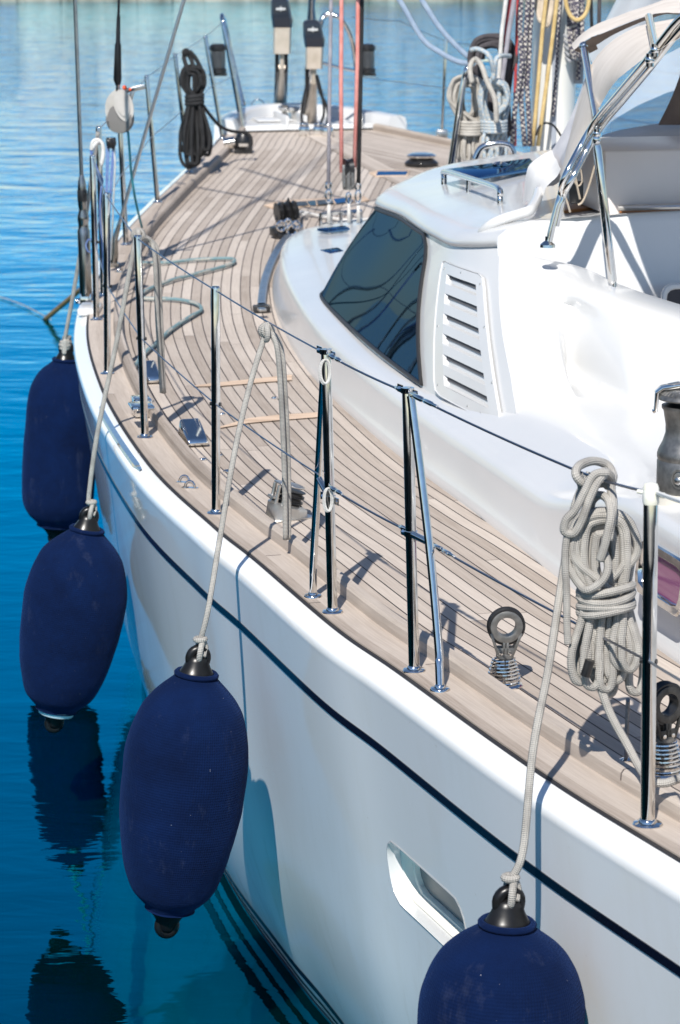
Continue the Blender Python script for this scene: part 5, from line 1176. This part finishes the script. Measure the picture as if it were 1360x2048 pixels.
for i, (xs, lab) in enumerate(((((1042, 0), (1040, 60), (1044, 126), (1036, 180), (1030, 215), (1024, 292)), 'leftmost dark flecked white halyard at the mast'), (((1056, 0), (1052, 60), (1048, 126), (1042, 200), (1046, 250), (1050, 292)), 'middle dark flecked white halyard at the mast'),
        (((1066, 0), (1060, 60), (1058, 120), (1054, 170), (1058, 240), (1060, 292)), 'right dark flecked white halyard at the mast'))):
    hal('flecked_halyard', xs, .0112, ROPEF, lab, YM - .42 + .03*i, g='dark flecked halyards at the mast')
hal('mast_rope', [(1120, 0), (1117, 60), (1114, 130), (1108, 215), (1106, 232)], .008, ROPEF, 'thin flecked rope lying against the cream face of the mast', YM - .18)
hal('tan_halyard', [(1092, 0), (1085, 60), (1076, 170), (1070, 240), (1065, 292)], .0095, ROPEY, 'left tan halyard of the pair before the mast', YM - .34)
hal('tan_halyard', [(1114, 0), (1107, 60), (1093, 170), (1084, 235), (1076, 292)], .0095, ROPEY, 'right tan halyard of the pair before the mast', YM - .34)
hal('mast_rope', [(1166, -5), (1164, 60), (1160, 110), (1156, 160)], .010, ROPEF, 'flecked rope hanging right of the mast', YM - .1)
hal('mast_rope', [(1182, -5), (1183, 40), (1186, 100)], .008, ROPEK, 'black rope right of the mast under the tan loop', YM + .1)
hal('mast_rope', [(1199, -5), (1198, 40), (1197, 120)], .009, ROPED, 'dark olive rope right of the mast beside the spray hood', YM + .1)
Yl = YM - .3
tl = rope_obj('rope_loop', [cr([D(x, y, Yl) for x, y in ((1128, -40), (1131, 0), (1138, 26), (1152, 40), (1168, 32), (1177, 8), (1180, -40))], 7)], .0095, ROPEY); tag(tl, 'tan rope loop hanging at the top edge right of the mast', 'rope')
mb = MB(); rnd = random.Random(9)
for k in range(5):
    x0 = 1078 + k*3; mb.tube(cr([D(x0 - 6, -40, Yl), D(x0 - 5, 10, Yl), D(x0 + 4, 44 + k*2, Yl - .02), D(x0 + 14, 14, Yl), D(x0 + 15, -40, Yl)], 6), .010, 7)
tag(obj('rope_coil', mb, rope_mat('beige_braid', (.46, .38, .28), (.68, .6, .5)), None, ang=180), 'beige rope coil hanging at the top edge on the mast face', 'rope coil')
mb = MB()
for k in range(6): x0 = 1140 + k*3.5; mb.tube(cr([D(x0, -30, YM - .2), D(x0 - 3, 40, YM - .22 - .01*k), D(x0 + rnd.uniform(-4, 4), 92, YM - .24), D(x0 + 6, 112 + rnd.uniform(-8, 8), YM - .22), D(x0 + 8, 80, YM - .2), D(x0 + 7, -30, YM - .2)], 6), .008, 7)
tag(obj('rope_coil', mb, ROPEF, None, ang=180), 'flecked rope bundle hanging on the right side of the mast', 'rope coil')
mb = MB()
for k in range(5):
    y0 = 70 + 11*k; mb.tube(cr([D(1128 + k, y0, YM - .17), D(1140, y0 + 8, YM - .2), D(1152, y0 + 2, YM - .14)], 5), .007, 6)
mb.box(D(1155, 140, YM - .05), .05, .06, .12); mb.box(D(1148, 110, YM - .1), .04, .05, .05); obj('halyard_cleats', mb, mat('grey_cleats', (.3, .31, .33), .4), mast, bevel=.006)
bw = rope_obj('black_cable', [cr([D(1072, 270, YM - .4), D(1080, 252, YM - .35), D(1092, 246, YM - .3), D(1108, 252, YM - .25), D(1122, 272, YM - .2)], 6)], .005, ROPEK); tag(bw, 'thin black cable bending across the foot of the mast', 'cable')
# granny bars beside the mast
Yg = 13.2
mb = MB(); mb.tube(cr([D(902, 330, Yg), D(908, 290, Yg), D(920, 205, Yg), D(928, 160, Yg), D(936, 136, Yg), D(950, 126, Yg + .05), D(966, 124, Yg + .3), D(985, 126, Yg + .8)], 7), .0145, 12); gb = obj('mast_guard_rail', mb, CHROME, YS)
mb = MB(); mb.tube(cr([D(950, 318, Yg - .3), D(962, 296, Yg - .3), D(985, 288, Yg - .3), D(1005, 287, Yg - .3), D(1022, 294, Yg - .3), D(1030, 318, Yg - .3)], 6), .014, 10); obj('mast_foot_hoop', mb, CHROME, coach)
rnd = random.Random(21)
gc = empty('rope_coil', tuple(D(940, 300, Yg)), 'thick light grey rope coil hanging on the chrome bar left of the mast', 'rope coil'); mb = MB()
for p in coil_paths(Yg + .07, (934, 150), (920, 960, 250), (912, 966, 306, 332), 18, 36, 5, rnd, .05, .35): mb.tube(p, .0085, 7, closed=True)
obj('coil_loops', mb, rope_mat('light_grey_braid', (.34, .315, .28), (.54, .51, .46)), gc, ang=180); mb = MB()
for p in wraps(Yg + .07, 915, 966, (243, 249, 255, 261, 266), .075): mb.tube(p, .0085, 7, closed=True)
mb.tube(cr([D(944, 165, Yg - .1), D(940, 135, Yg - .08), D(950, 118, Yg), D(962, 130, Yg - .1), D(975, 165, Yg - .14), D(990, 200, Yg - .16), D(993, 245, Yg - .16)], 6), .0115, 7); obj("coil_wraps", mb, bpy.data.materials["light_grey_braid"], gc, ang=180)
bf = empty('rope_coil', tuple(D(988, 300, Yg)), 'blue flecked white rope coil hanging between the grey coil and the mast', 'rope coil'); mb = MB()
for p in coil_paths(Yg + .04, (984, 158), (968, 1008, 250), (970, 1006, 290, 325), 16, 32, 5, rnd, .05, .35): mb.tube(p, .009, 7, closed=True)
obj('coil_loops', mb, ROPEB, bf, ang=180); mb = MB()
for p in wraps(Yg + .04, 962, 1012, (243, 249, 255, 261), .075): mb.tube(p, .009, 7, closed=True)
obj('coil_wraps', mb, ROPEB, bf, ang=180); mb = MB(); mb.tube(cr([D(942, 100, Yg), D(955, 98, Yg - .02), D(975, 108, Yg - .05), D(985, 130, Yg - .05), D(990, 165, Yg)], 6), .0105, 7); obj('coil_tail', mb, ROPEB, bf, ang=180); mb = MB(); mb.tube(cr([D(986, 160, Yg - .03), D(990, 125, Yg - .03), D(1000, 112, Yg), D(1020, 112, Yg + .1)], 6), .0105, 7); obj('coil_tail', mb, ROPEB, bf, ang=180)
dk = empty('rope_coil', tuple(D(985, 210, Yg + .3)), 'dark charcoal rope coil behind the two pale coils at the mast', 'rope coil'); mb = MB()
for p in coil_paths(Yg + .3, (984, 70), (960, 1014, 190), (966, 1012, 235, 290), 16, 44, 6, rnd, .08, .45): mb.tube(p, .0115, 7, closed=True)
obj('coil_loops', mb, ROPED, dk, ang=180)
Yz = 13.45
for pts, lab in ((((700, -120), (760, -50), (799, 0), (844, 76), (879, 104), (913, 122), (938, 127)), 'pale blue strap sagging lower toward the chrome mast bar'), (((790, -90), (844, 0), (879, 54), (913, 92), (942, 118)), 'pale blue strap running straight above the sagging one to the mast bar')):
    mb = MB(); P = cr([D(x, y, Yz) for x, y in pts], 7); P = [P[0] + (P[0] - P[3]).normalized() * 3.0] + P; mb.tube(P, .012, 8, flat=.5); tag(obj('strap', mb, STRAP, None, ang=180), lab, 'strap')
mb = MB(); mb.tube([D(1218, 120, 12.2), D(1312, -60, 11.9), D(1312, -60, 11.9) + (D(1312, -60, 11.9) - D(1218, 120, 12.2)) * 2.5], .085, 20); obj('boom_vang', mb, vary(mat('pale_grey_alloy', (.6, .63, .66), .3, .2), (.55, .58, .62), (.66, .68, .7), scale=3), YS)

# ================================================================== SPRAY HOOD
def patch(name, cur, m, par, Ys, nu=28, sub=6, thick=0, ang=180, wr=0.0):
    """cur: list of pixel polylines, each at its own distance; resampled and lofted"""
    rows = []
    for pl, Y in zip(cur, Ys):
        P = cr([D(x, y, (Y if not isinstance(Y, tuple) else Y[0] + (Y[1]-Y[0])*i/(len(pl)-1))) for i, (x, y) in enumerate(pl)], 8) if not isinstance(Y, list) else cr([D(x, y, Y[i]) for i, (x, y) in enumerate(pl)], 8); q, _ = resample(P, nu); rows.append(q)
    full = []
    for i in range(nu):
        full.append(cr([r[i] for r in rows], sub) if len(rows) > 2 else [rows[0][i].lerp(rows[1][i], k/sub) for k in range(sub+1)])
    if wr:
        for i, r in enumerate(full):
            for j, p in enumerate(r): n = noise.noise(p * 9) * wr + noise.noise(p * 23) * wr * .4; p.y += n; p.z += n * .5
    mb = MB(); mb.grid(full); o = obj(name, mb, m, par, ang=ang); return o
hood = obj('spray_hood', MB(), CANVAS, YS)
bpy.data.objects.remove(hood)
O_ = [(1119, 362), (1135, 290), (1150, 230), (1165, 180), (1184, 126), (1222, 82), (1272, 54), (1320, 42), (1360, 36), (1430, 27), (1560, 24)]
I_ = [(1125, 358), (1145, 312), (1164, 283), (1190, 232), (1222, 174), (1253, 145), (1299, 111), (1360, 76), (1430, 46), (1560, 36)]
IY = [9.3, 9.28, 9.25, 9.17, 8.97, 8.68, 8.42, 8.25, 8.2, 8.2]
Mid = [(1120, 362), (1140, 300), (1156, 256), (1176, 205), (1202, 150), (1238, 114), (1287, 82), (1340, 60), (1370, 52), (1430, 36), (1560, 29)]
hood = patch('spray_hood', [O_, Mid, I_], CANVAS, YS, [9.62, [9.4, 9.36, 9.33, 9.28, 9.2, 9.1, 9.0, 8.93, 8.9, 8.9, 8.9], IY], wr=.006)
FP = [(1080, 376), (1088, 338), (1106, 300), (1128, 262), (1146, 222), (1158, 190), (1172, 150)]
VINYL = bpy.data.materials.new('clear_vinyl'); VINYL.use_nodes = True
def vinyl(m):
    b = bsdf(m); b.inputs['Base Color'].default_value = (.55, .58, .62, 1); b.inputs['Roughness'].default_value = .12
    tr = nd(m, 'ShaderNodeBsdfTransparent'); tr.inputs[0].default_value = (.86, .9, .94, 1); mx = nd(m, 'ShaderNodeMixShader'); mx.inputs[0].default_value = .42; lk(m, tr.outputs[0], mx.inputs[1]); lk(m, b.outputs[0], mx.inputs[2]); lk(m, mx.outputs[0], m.node_tree.nodes['Material Output'].inputs[0])
vinyl(VINYL)
GRCAN = vary(mat('grey_canvas', (.5, .5, .52), .8), (.42, .42, .45), (.62, .61, .62), scale=5, stretch=(3, 1, 1))
patch('hood_front', [FP, [(x + 24, y - 4) for x, y in FP[:-1]] + [(1180, 140)], [(1119, 362), (1135, 290), (1146, 245), (1157, 208), (1166, 178), (1184, 126)]], GRCAN, hood, [9.95, 9.8, 9.64], wr=.008)
patch('hood_skirt', [[(1046, 404), (1052, 350), (1060, 328), (1082, 312), (1104, 302)], [(1060, 402), (1066, 360), (1080, 342), (1098, 330), (1112, 318)], [(1086, 392), (1092, 376), (1102, 364), (1114, 354), (1122, 340)]], vary(mat('pale_canvas', (.66, .65, .63), .85), (.6, .59, .58), (.72, .71, .69), scale=6), hood, [9.9, 9.75, 9.55], wr=.012)
patch('hood_window', [[(1205, 262), (1225, 210), (1262, 162), (1300, 128), (1360, 95), (1430, 62), (1560, 50)], [(1203, 276), (1235, 268), (1268, 262), (1300, 256), (1360, 246), (1430, 238), (1560, 230)]], VINYL, hood, [10.75, 10.55], sub=8)
SHC = vary(mat('brown_canvas', (.22, .15, .11), .9), (.18, .12, .09), (.27, .19, .14), scale=8)
patch('hood_binding', [[(1316, 250), (1338, 206), (1352, 172), (1362, 140), (1368, 90)], [(1380, 250), (1384, 206), (1388, 172), (1392, 140), (1396, 90)]], SHC, hood, [10.4, 10.35])
patch('hood_base_band', [[(1204, 270), (1235, 262), (1268, 256), (1300, 250), (1360, 240), (1430, 232), (1560, 226)], [(1202, 284), (1235, 279), (1268, 276), (1300, 273), (1360, 268), (1430, 262), (1560, 258)], [(1200, 304), (1235, 303), (1268, 302), (1300, 301), (1360, 298), (1430, 296), (1560, 294)]], CANVAS, hood, [10.5, 10.3, 10.0], wr=.004)
# companionway garage under the hood
g0 = D(1212, 430, 9.42); g1 = D(1600, 418, 9.50); mb = MB(); bk = Vector((-.1, .5, 0)); tz0 = D(1210, 301, 9.46).z; tz1 = D(1600, 294, 9.52).z
mb.hexa([g0, g1, g1 + bk, g0 + bk, Vector((g0.x - .004, g0.y + .03, tz0)), Vector((g1.x, g1.y + .03, tz1)), Vector((g1.x, g1.y + .5, tz1)), Vector((g0.x - .1, g0.y + .5, tz0))])
obj('hatch_garage', mb, vary(mat('warm_white_gelcoat', (.62, .57, .54), .35), (.6, .55, .52), (.66, .61, .58), scale=2), house, bevel=.008)
mb = MB(); a = D(1236, 416, 9.36); b = D(1600, 408, 9.42); mb.tube([a, b], .009, 8); obj('hatch_rail', mb, STEEL, house)
# flap above
U_ = [(1145, 86), (1170, 62), (1200, 45), (1245, 27), (1290, 14), (1325, 3), (1360, -6), (1430, -22), (1560, -40), (1700, -50)]
L_f = [(1148, 100), (1178, 78), (1212, 64), (1256, 46), (1298, 31), (1330, 25), (1360, 27), (1430, 30), (1560, 34), (1700, 36)]
Mf = [(1144, 92), (1172, 66), (1204, 52), (1250, 34), (1294, 20), (1328, 10), (1360, 6), (1430, 0), (1560, -8), (1700, -10)]
H2 = [(1160, 106), (1190, 92), (1222, 72), (1264, 52), (1304, 36), (1334, 28), (1362, 30), (1430, 34), (1560, 38), (1700, 40)]
patch('hood_flap', [U_, Mf, L_f], CANVAS, hood, [10.3, (10.1, 9.8), (9.85, 9.45)], wr=.01, nu=36); patch('flap_hem', [L_f, H2], SHC, hood, [(9.855, 9.455), (9.95, 9.6)], nu=36)
patch('flap_hem', [[(1150, 104), (1158, 96), (1172, 88), (1190, 84)], [(1166, 96), (1172, 104), (1180, 106), (1196, 98)]], SHC, hood, [9.88, 9.92])
# tube frame
def joint(px_, py_, Y, par, r=.016): mb = MB(); mb.ball(D(px_, py_, Y), r, 12); mb.lathe([(r*.8, -r*1.3), (r*.8, r*1.3)], D(px_, py_, Y), seg=12); return obj('tube_joint', mb, CHROME, par)
ft_ = W(1095, 493, .672); Yt = ft_.y
for k, (ox, oy) in enumerate(((-5, -5), (6, 5))):
    lower = [ft_ + UP*.012, D(1098, 482, Yt), D(1104, 455, Yt), D(1116, 408, Yt), D(1123, 384, Yt)] if k == 0 else [D(1112, 452, Yt), D(1122, 408, Yt), D(1128, 386, Yt)]
    P = cr(lower + [D(1136 + ox, 356 + oy, Yt - .03), D(1190 + ox, 257 + oy, 9.0), D(1240 + ox, 195 + oy, 8.74), D(1292 + ox, 133 + oy, 8.45), D(1330 + ox, 84 + oy, 8.34), D(1370 + ox, 38 + oy, 8.25), D(1420, 0, 8.2), D(1560, -20, 8.2)], 7)
    mb = MB(); mb.tube(P, .0105, 12); fr_o = obj('hood_hoop', mb, CHROME, hood)
mb = MB(); mb.lathe([(.024, -.002), (.023, .006), (.014, .014), (.008, .018), (.008, .03)], ft_, seg=18); obj('hoop_foot', mb, CHROME, hood)
f2 = W(1227, 592, .53); Y2 = f2.y
mb = MB(); mb.tube([f2 + UP*.04, D(1225, 562, Y2), D(1195, 300, 8.98), D(1194, 290, 8.98)], [.010, .0135, .0135, .011], 14); mb.lathe([(.010, -.01), (.013, 0), (.010, .01)], D(1193, 280, 8.98), seg=10); obj('hood_strut', mb, CHROME, hood)
mb = MB(); mb.lathe([(.028, -.004), (.027, .006), (.018, .015), (.009, .02), (.008, .045)], f2, seg=18); obj('hoop_foot', mb, CHROME, hood)
joint(1194, 268, 8.98, hood, .012); joint(1193, 250, 9.0, hood, .013); joint(1300, 120, 8.38, hood, .014); joint(1310, 100, 8.36, hood, .013)
mb = MB(); mb.tube([D(1194, 236, 9.0), D(1168, 96, 9.8)], .0125, 12); mb.ball(D(1167, 92, 9.8), .015, 10); obj('flap_strut', mb, CHROME, hood)
mb = MB(); mb.tube([D(1311, 96, 8.36), D(1298, 34, 9.5)], .0125, 12); obj('flap_strut', mb, CHROME, hood)
# straps, buckle and small teak step beside the garage
TANS = rope_mat('tan_webbing', (.42, .34, .25), (.6, .52, .42))
for pts, r in ((((1146, 330), (1152, 360), (1157, 385), (1160, 398)), .010), (((1190, 330), (1178, 372), (1166, 402), (1156, 410)), .011), (((1160, 330), (1164, 362), (1156, 372), (1148, 362)), .008), (((1130, 392), (1136, 410), (1140, 424)), .010)):
    mb = MB(); mb.tube(cr([D(x, y, 9.35) for x, y in pts], 6), r, 8, flat=.35); obj('hood_strap', mb, TANS, hood)
mb = MB(); mb.box(D(1152, 384, 9.5), .045, .03, .07); obj('strap_buckle', mb, BLACK, hood, bevel=.005)
mb = MB(); mb.prism([W(1128, 428, .705), W(1200, 420, .705), W(1186, 398, .705), W(1132, 402, .705)], UP*.012); obj('teak_pad', mb, WOOD, house, bevel=.003)
# moulded spray rail on the roof
pts = [W(957, 497, .615), W(960, 478, .645), W(968, 462, .675), W(985, 448, .70), W(1010, 437, .718), W(1040, 428, .73), W(1060, 420, .74), W(1072, 402, .755), W(1078, 382, .77)]
mb = MB(); mb.tube(cr(pts, 7), .017, 12); obj('spray_rail', mb, GEL, house, ang=180)

# ================================================================== WINCH
wc = W(1378, 984, .315); kk = wc.y / FPX
mb = MB(); mb.lathe([(.092, -.03), (.092, .0), (.086, .004)], wc, seg=40); wb = obj('winch', mb, mat('cream_pad', (.6, .57, .5), .5), YS)
mb = MB(); mb.lathe([(.078, .002), (.079, .006), (.079, .078), (.077, .081), (.077, .083), (.079, .086), (.079, .096), (.076, .106), (.066, .126), (.060, .146), (.060, .165), (.066, .200), (.0705, .206), (.0705, .212), (.05, .214)], wc, seg=48); obj('drum', mb, GREYM, wb, ang=50)
mb = MB(); mb.lathe([(.055, .210), (.066, .213), (.055, .219), (.055, .222), (.066, .228), (.05, .23)], wc, seg=40); obj('jaw_gap', mb, BLACK, wb)
mb = MB(); mb.lathe([(.05, .226), (.080, .228), (.081, .231), (.078, .238), (.066, .246), (.05, .252), (.03, .254), (0, .254)], wc, seg=48); dk_ = obj('self_tailer', mb, GREYM, wb, ang=40)
for k in range(30):
    q = math.pi + math.pi * (k / 29); a = wc + UP*.2415 + Vector((.062*math.cos(q), .062*math.sin(q), 0))
mb = MB()
for k in range(40):
    q = 2*math.pi*k/40; d = Vector((math.cos(q), math.sin(q), 0)); mb.tube([wc + UP*.2405 + d*.076, wc + UP*.248 + d*.064], .0016, 5)
obj('grip_ribs', mb, GREYM, dk_)
mb = MB(); d = Vector((-1, .05, 0)); P = [wc + UP*.252 + d*.0, wc + UP*.262 + d*.03, wc + UP*.254 + d*.070, wc + UP*.244 + d*.083, wc + UP*.200 + d*.0845, wc + UP*.196 + d*.092]
rows = []
for i, p in enumerate(P):
    w_ = (.022, .022, .020, .019, .016, .012)[i]; n_ = Vector((0, 1, 0)); t_ = (P[min(i+1, len(P)-1)] - P[max(i-1, 0)]).normalized(); u_ = t_.cross(n_).normalized() * .0045
    rows.append([p - n_*w_ - u_, p + n_*w_ - u_, p + n_*w_ + u_, p - n_*w_ + u_])
mb.grid(rows, closed=True); b = len(mb.v); mb.v += [tuple(p) for p in rows[-1]]; mb.face((b, b+1, b+2, b+3)); obj('feeder_arm', mb, CHROME, wb, bevel=.002)
q = Vector((-.42, -.9, 0)).normalized(); c = wc + UP*.045 + q*.076; X = Vector((q.y, -q.x, 0))
mb = MB(); mb.grid([[c + X*(a*math.cos(2*math.pi*k/24)) + UP*(a*1.3*math.sin(2*math.pi*k/24)) + q*o for k in range(24)] for a, o in ((.019, -.002), (.0185, .006), (.015, .006), (.013, -.003))], closed=True); obj('socket_ring', mb, GREYM, wb)
mb = MB(); mb.lathe([(.0155, .001), (0, .0015)], c, ax=q, seg=20, sx=1.25); obj('socket', mb, BLACK, wb); mb = MB(); mb.lathe([(.010, 0), (.010, .010), (.007, .012), (0, .012)], c - UP*.003, ax=q, seg=6); obj('socket_plug', mb, STEEL, wb)
# ================================================================== LIGHT, SKY, CAMERA
tr = Vector((.185, .983, -.97)).normalized()
w = bpy.data.worlds.new('World'); scene.world = w; w.use_nodes = True
nt = w.node_tree; sk_ = nt.nodes.new('ShaderNodeTexSky'); sk_.sky_type = 'NISHITA'; sk_.sun_disc = False; sk_.sun_elevation = R(44.1); sk_.sun_rotation = math.atan2(-tr.x, -tr.y)
sk_.air_density = 1.0; sk_.dust_density = .1; sk_.ozone_density = 5.0
nt.links.new(sk_.outputs[0], nt.nodes['Background'].inputs[0]); nt.nodes['Background'].inputs[1].default_value = .080
sl = bpy.data.lights.new('sun', 'SUN'); sl.energy = 4.55; sl.angle = R(.53); sl.color = (1, .955, .89)
so = bpy.data.objects.new('sun', sl); COL.objects.link(so); so.rotation_euler = tr.to_track_quat('-Z', 'Y').to_euler(); so.location = (-3, -6, 14)
cd_ = bpy.data.cameras.new('camera'); co = bpy.data.objects.new('camera', cd_); COL.objects.link(co)
co.location = (0, 0, CAMH); co.rotation_euler = (R(90) - TH, 0, 0)
cd_.sensor_fit = 'VERTICAL'; cd_.sensor_height = 36; cd_.sensor_width = 24; cd_.lens = FPX / 2048 * 36; cd_.clip_start = .1; cd_.clip_end = 2000
cd_.dof.use_dof = True; cd_.dof.focus_distance = 7.2; cd_.dof.aperture_fstop = 10
scene.camera = co
scene.view_settings.view_transform = 'Standard'; scene.view_settings.look = 'None'; scene.view_settings.exposure = .5; scene.view_settings.gamma = 1
scene.render.engine = 'CYCLES'; scene.cycles.max_bounces = 8; scene.cycles.use_denoising = True
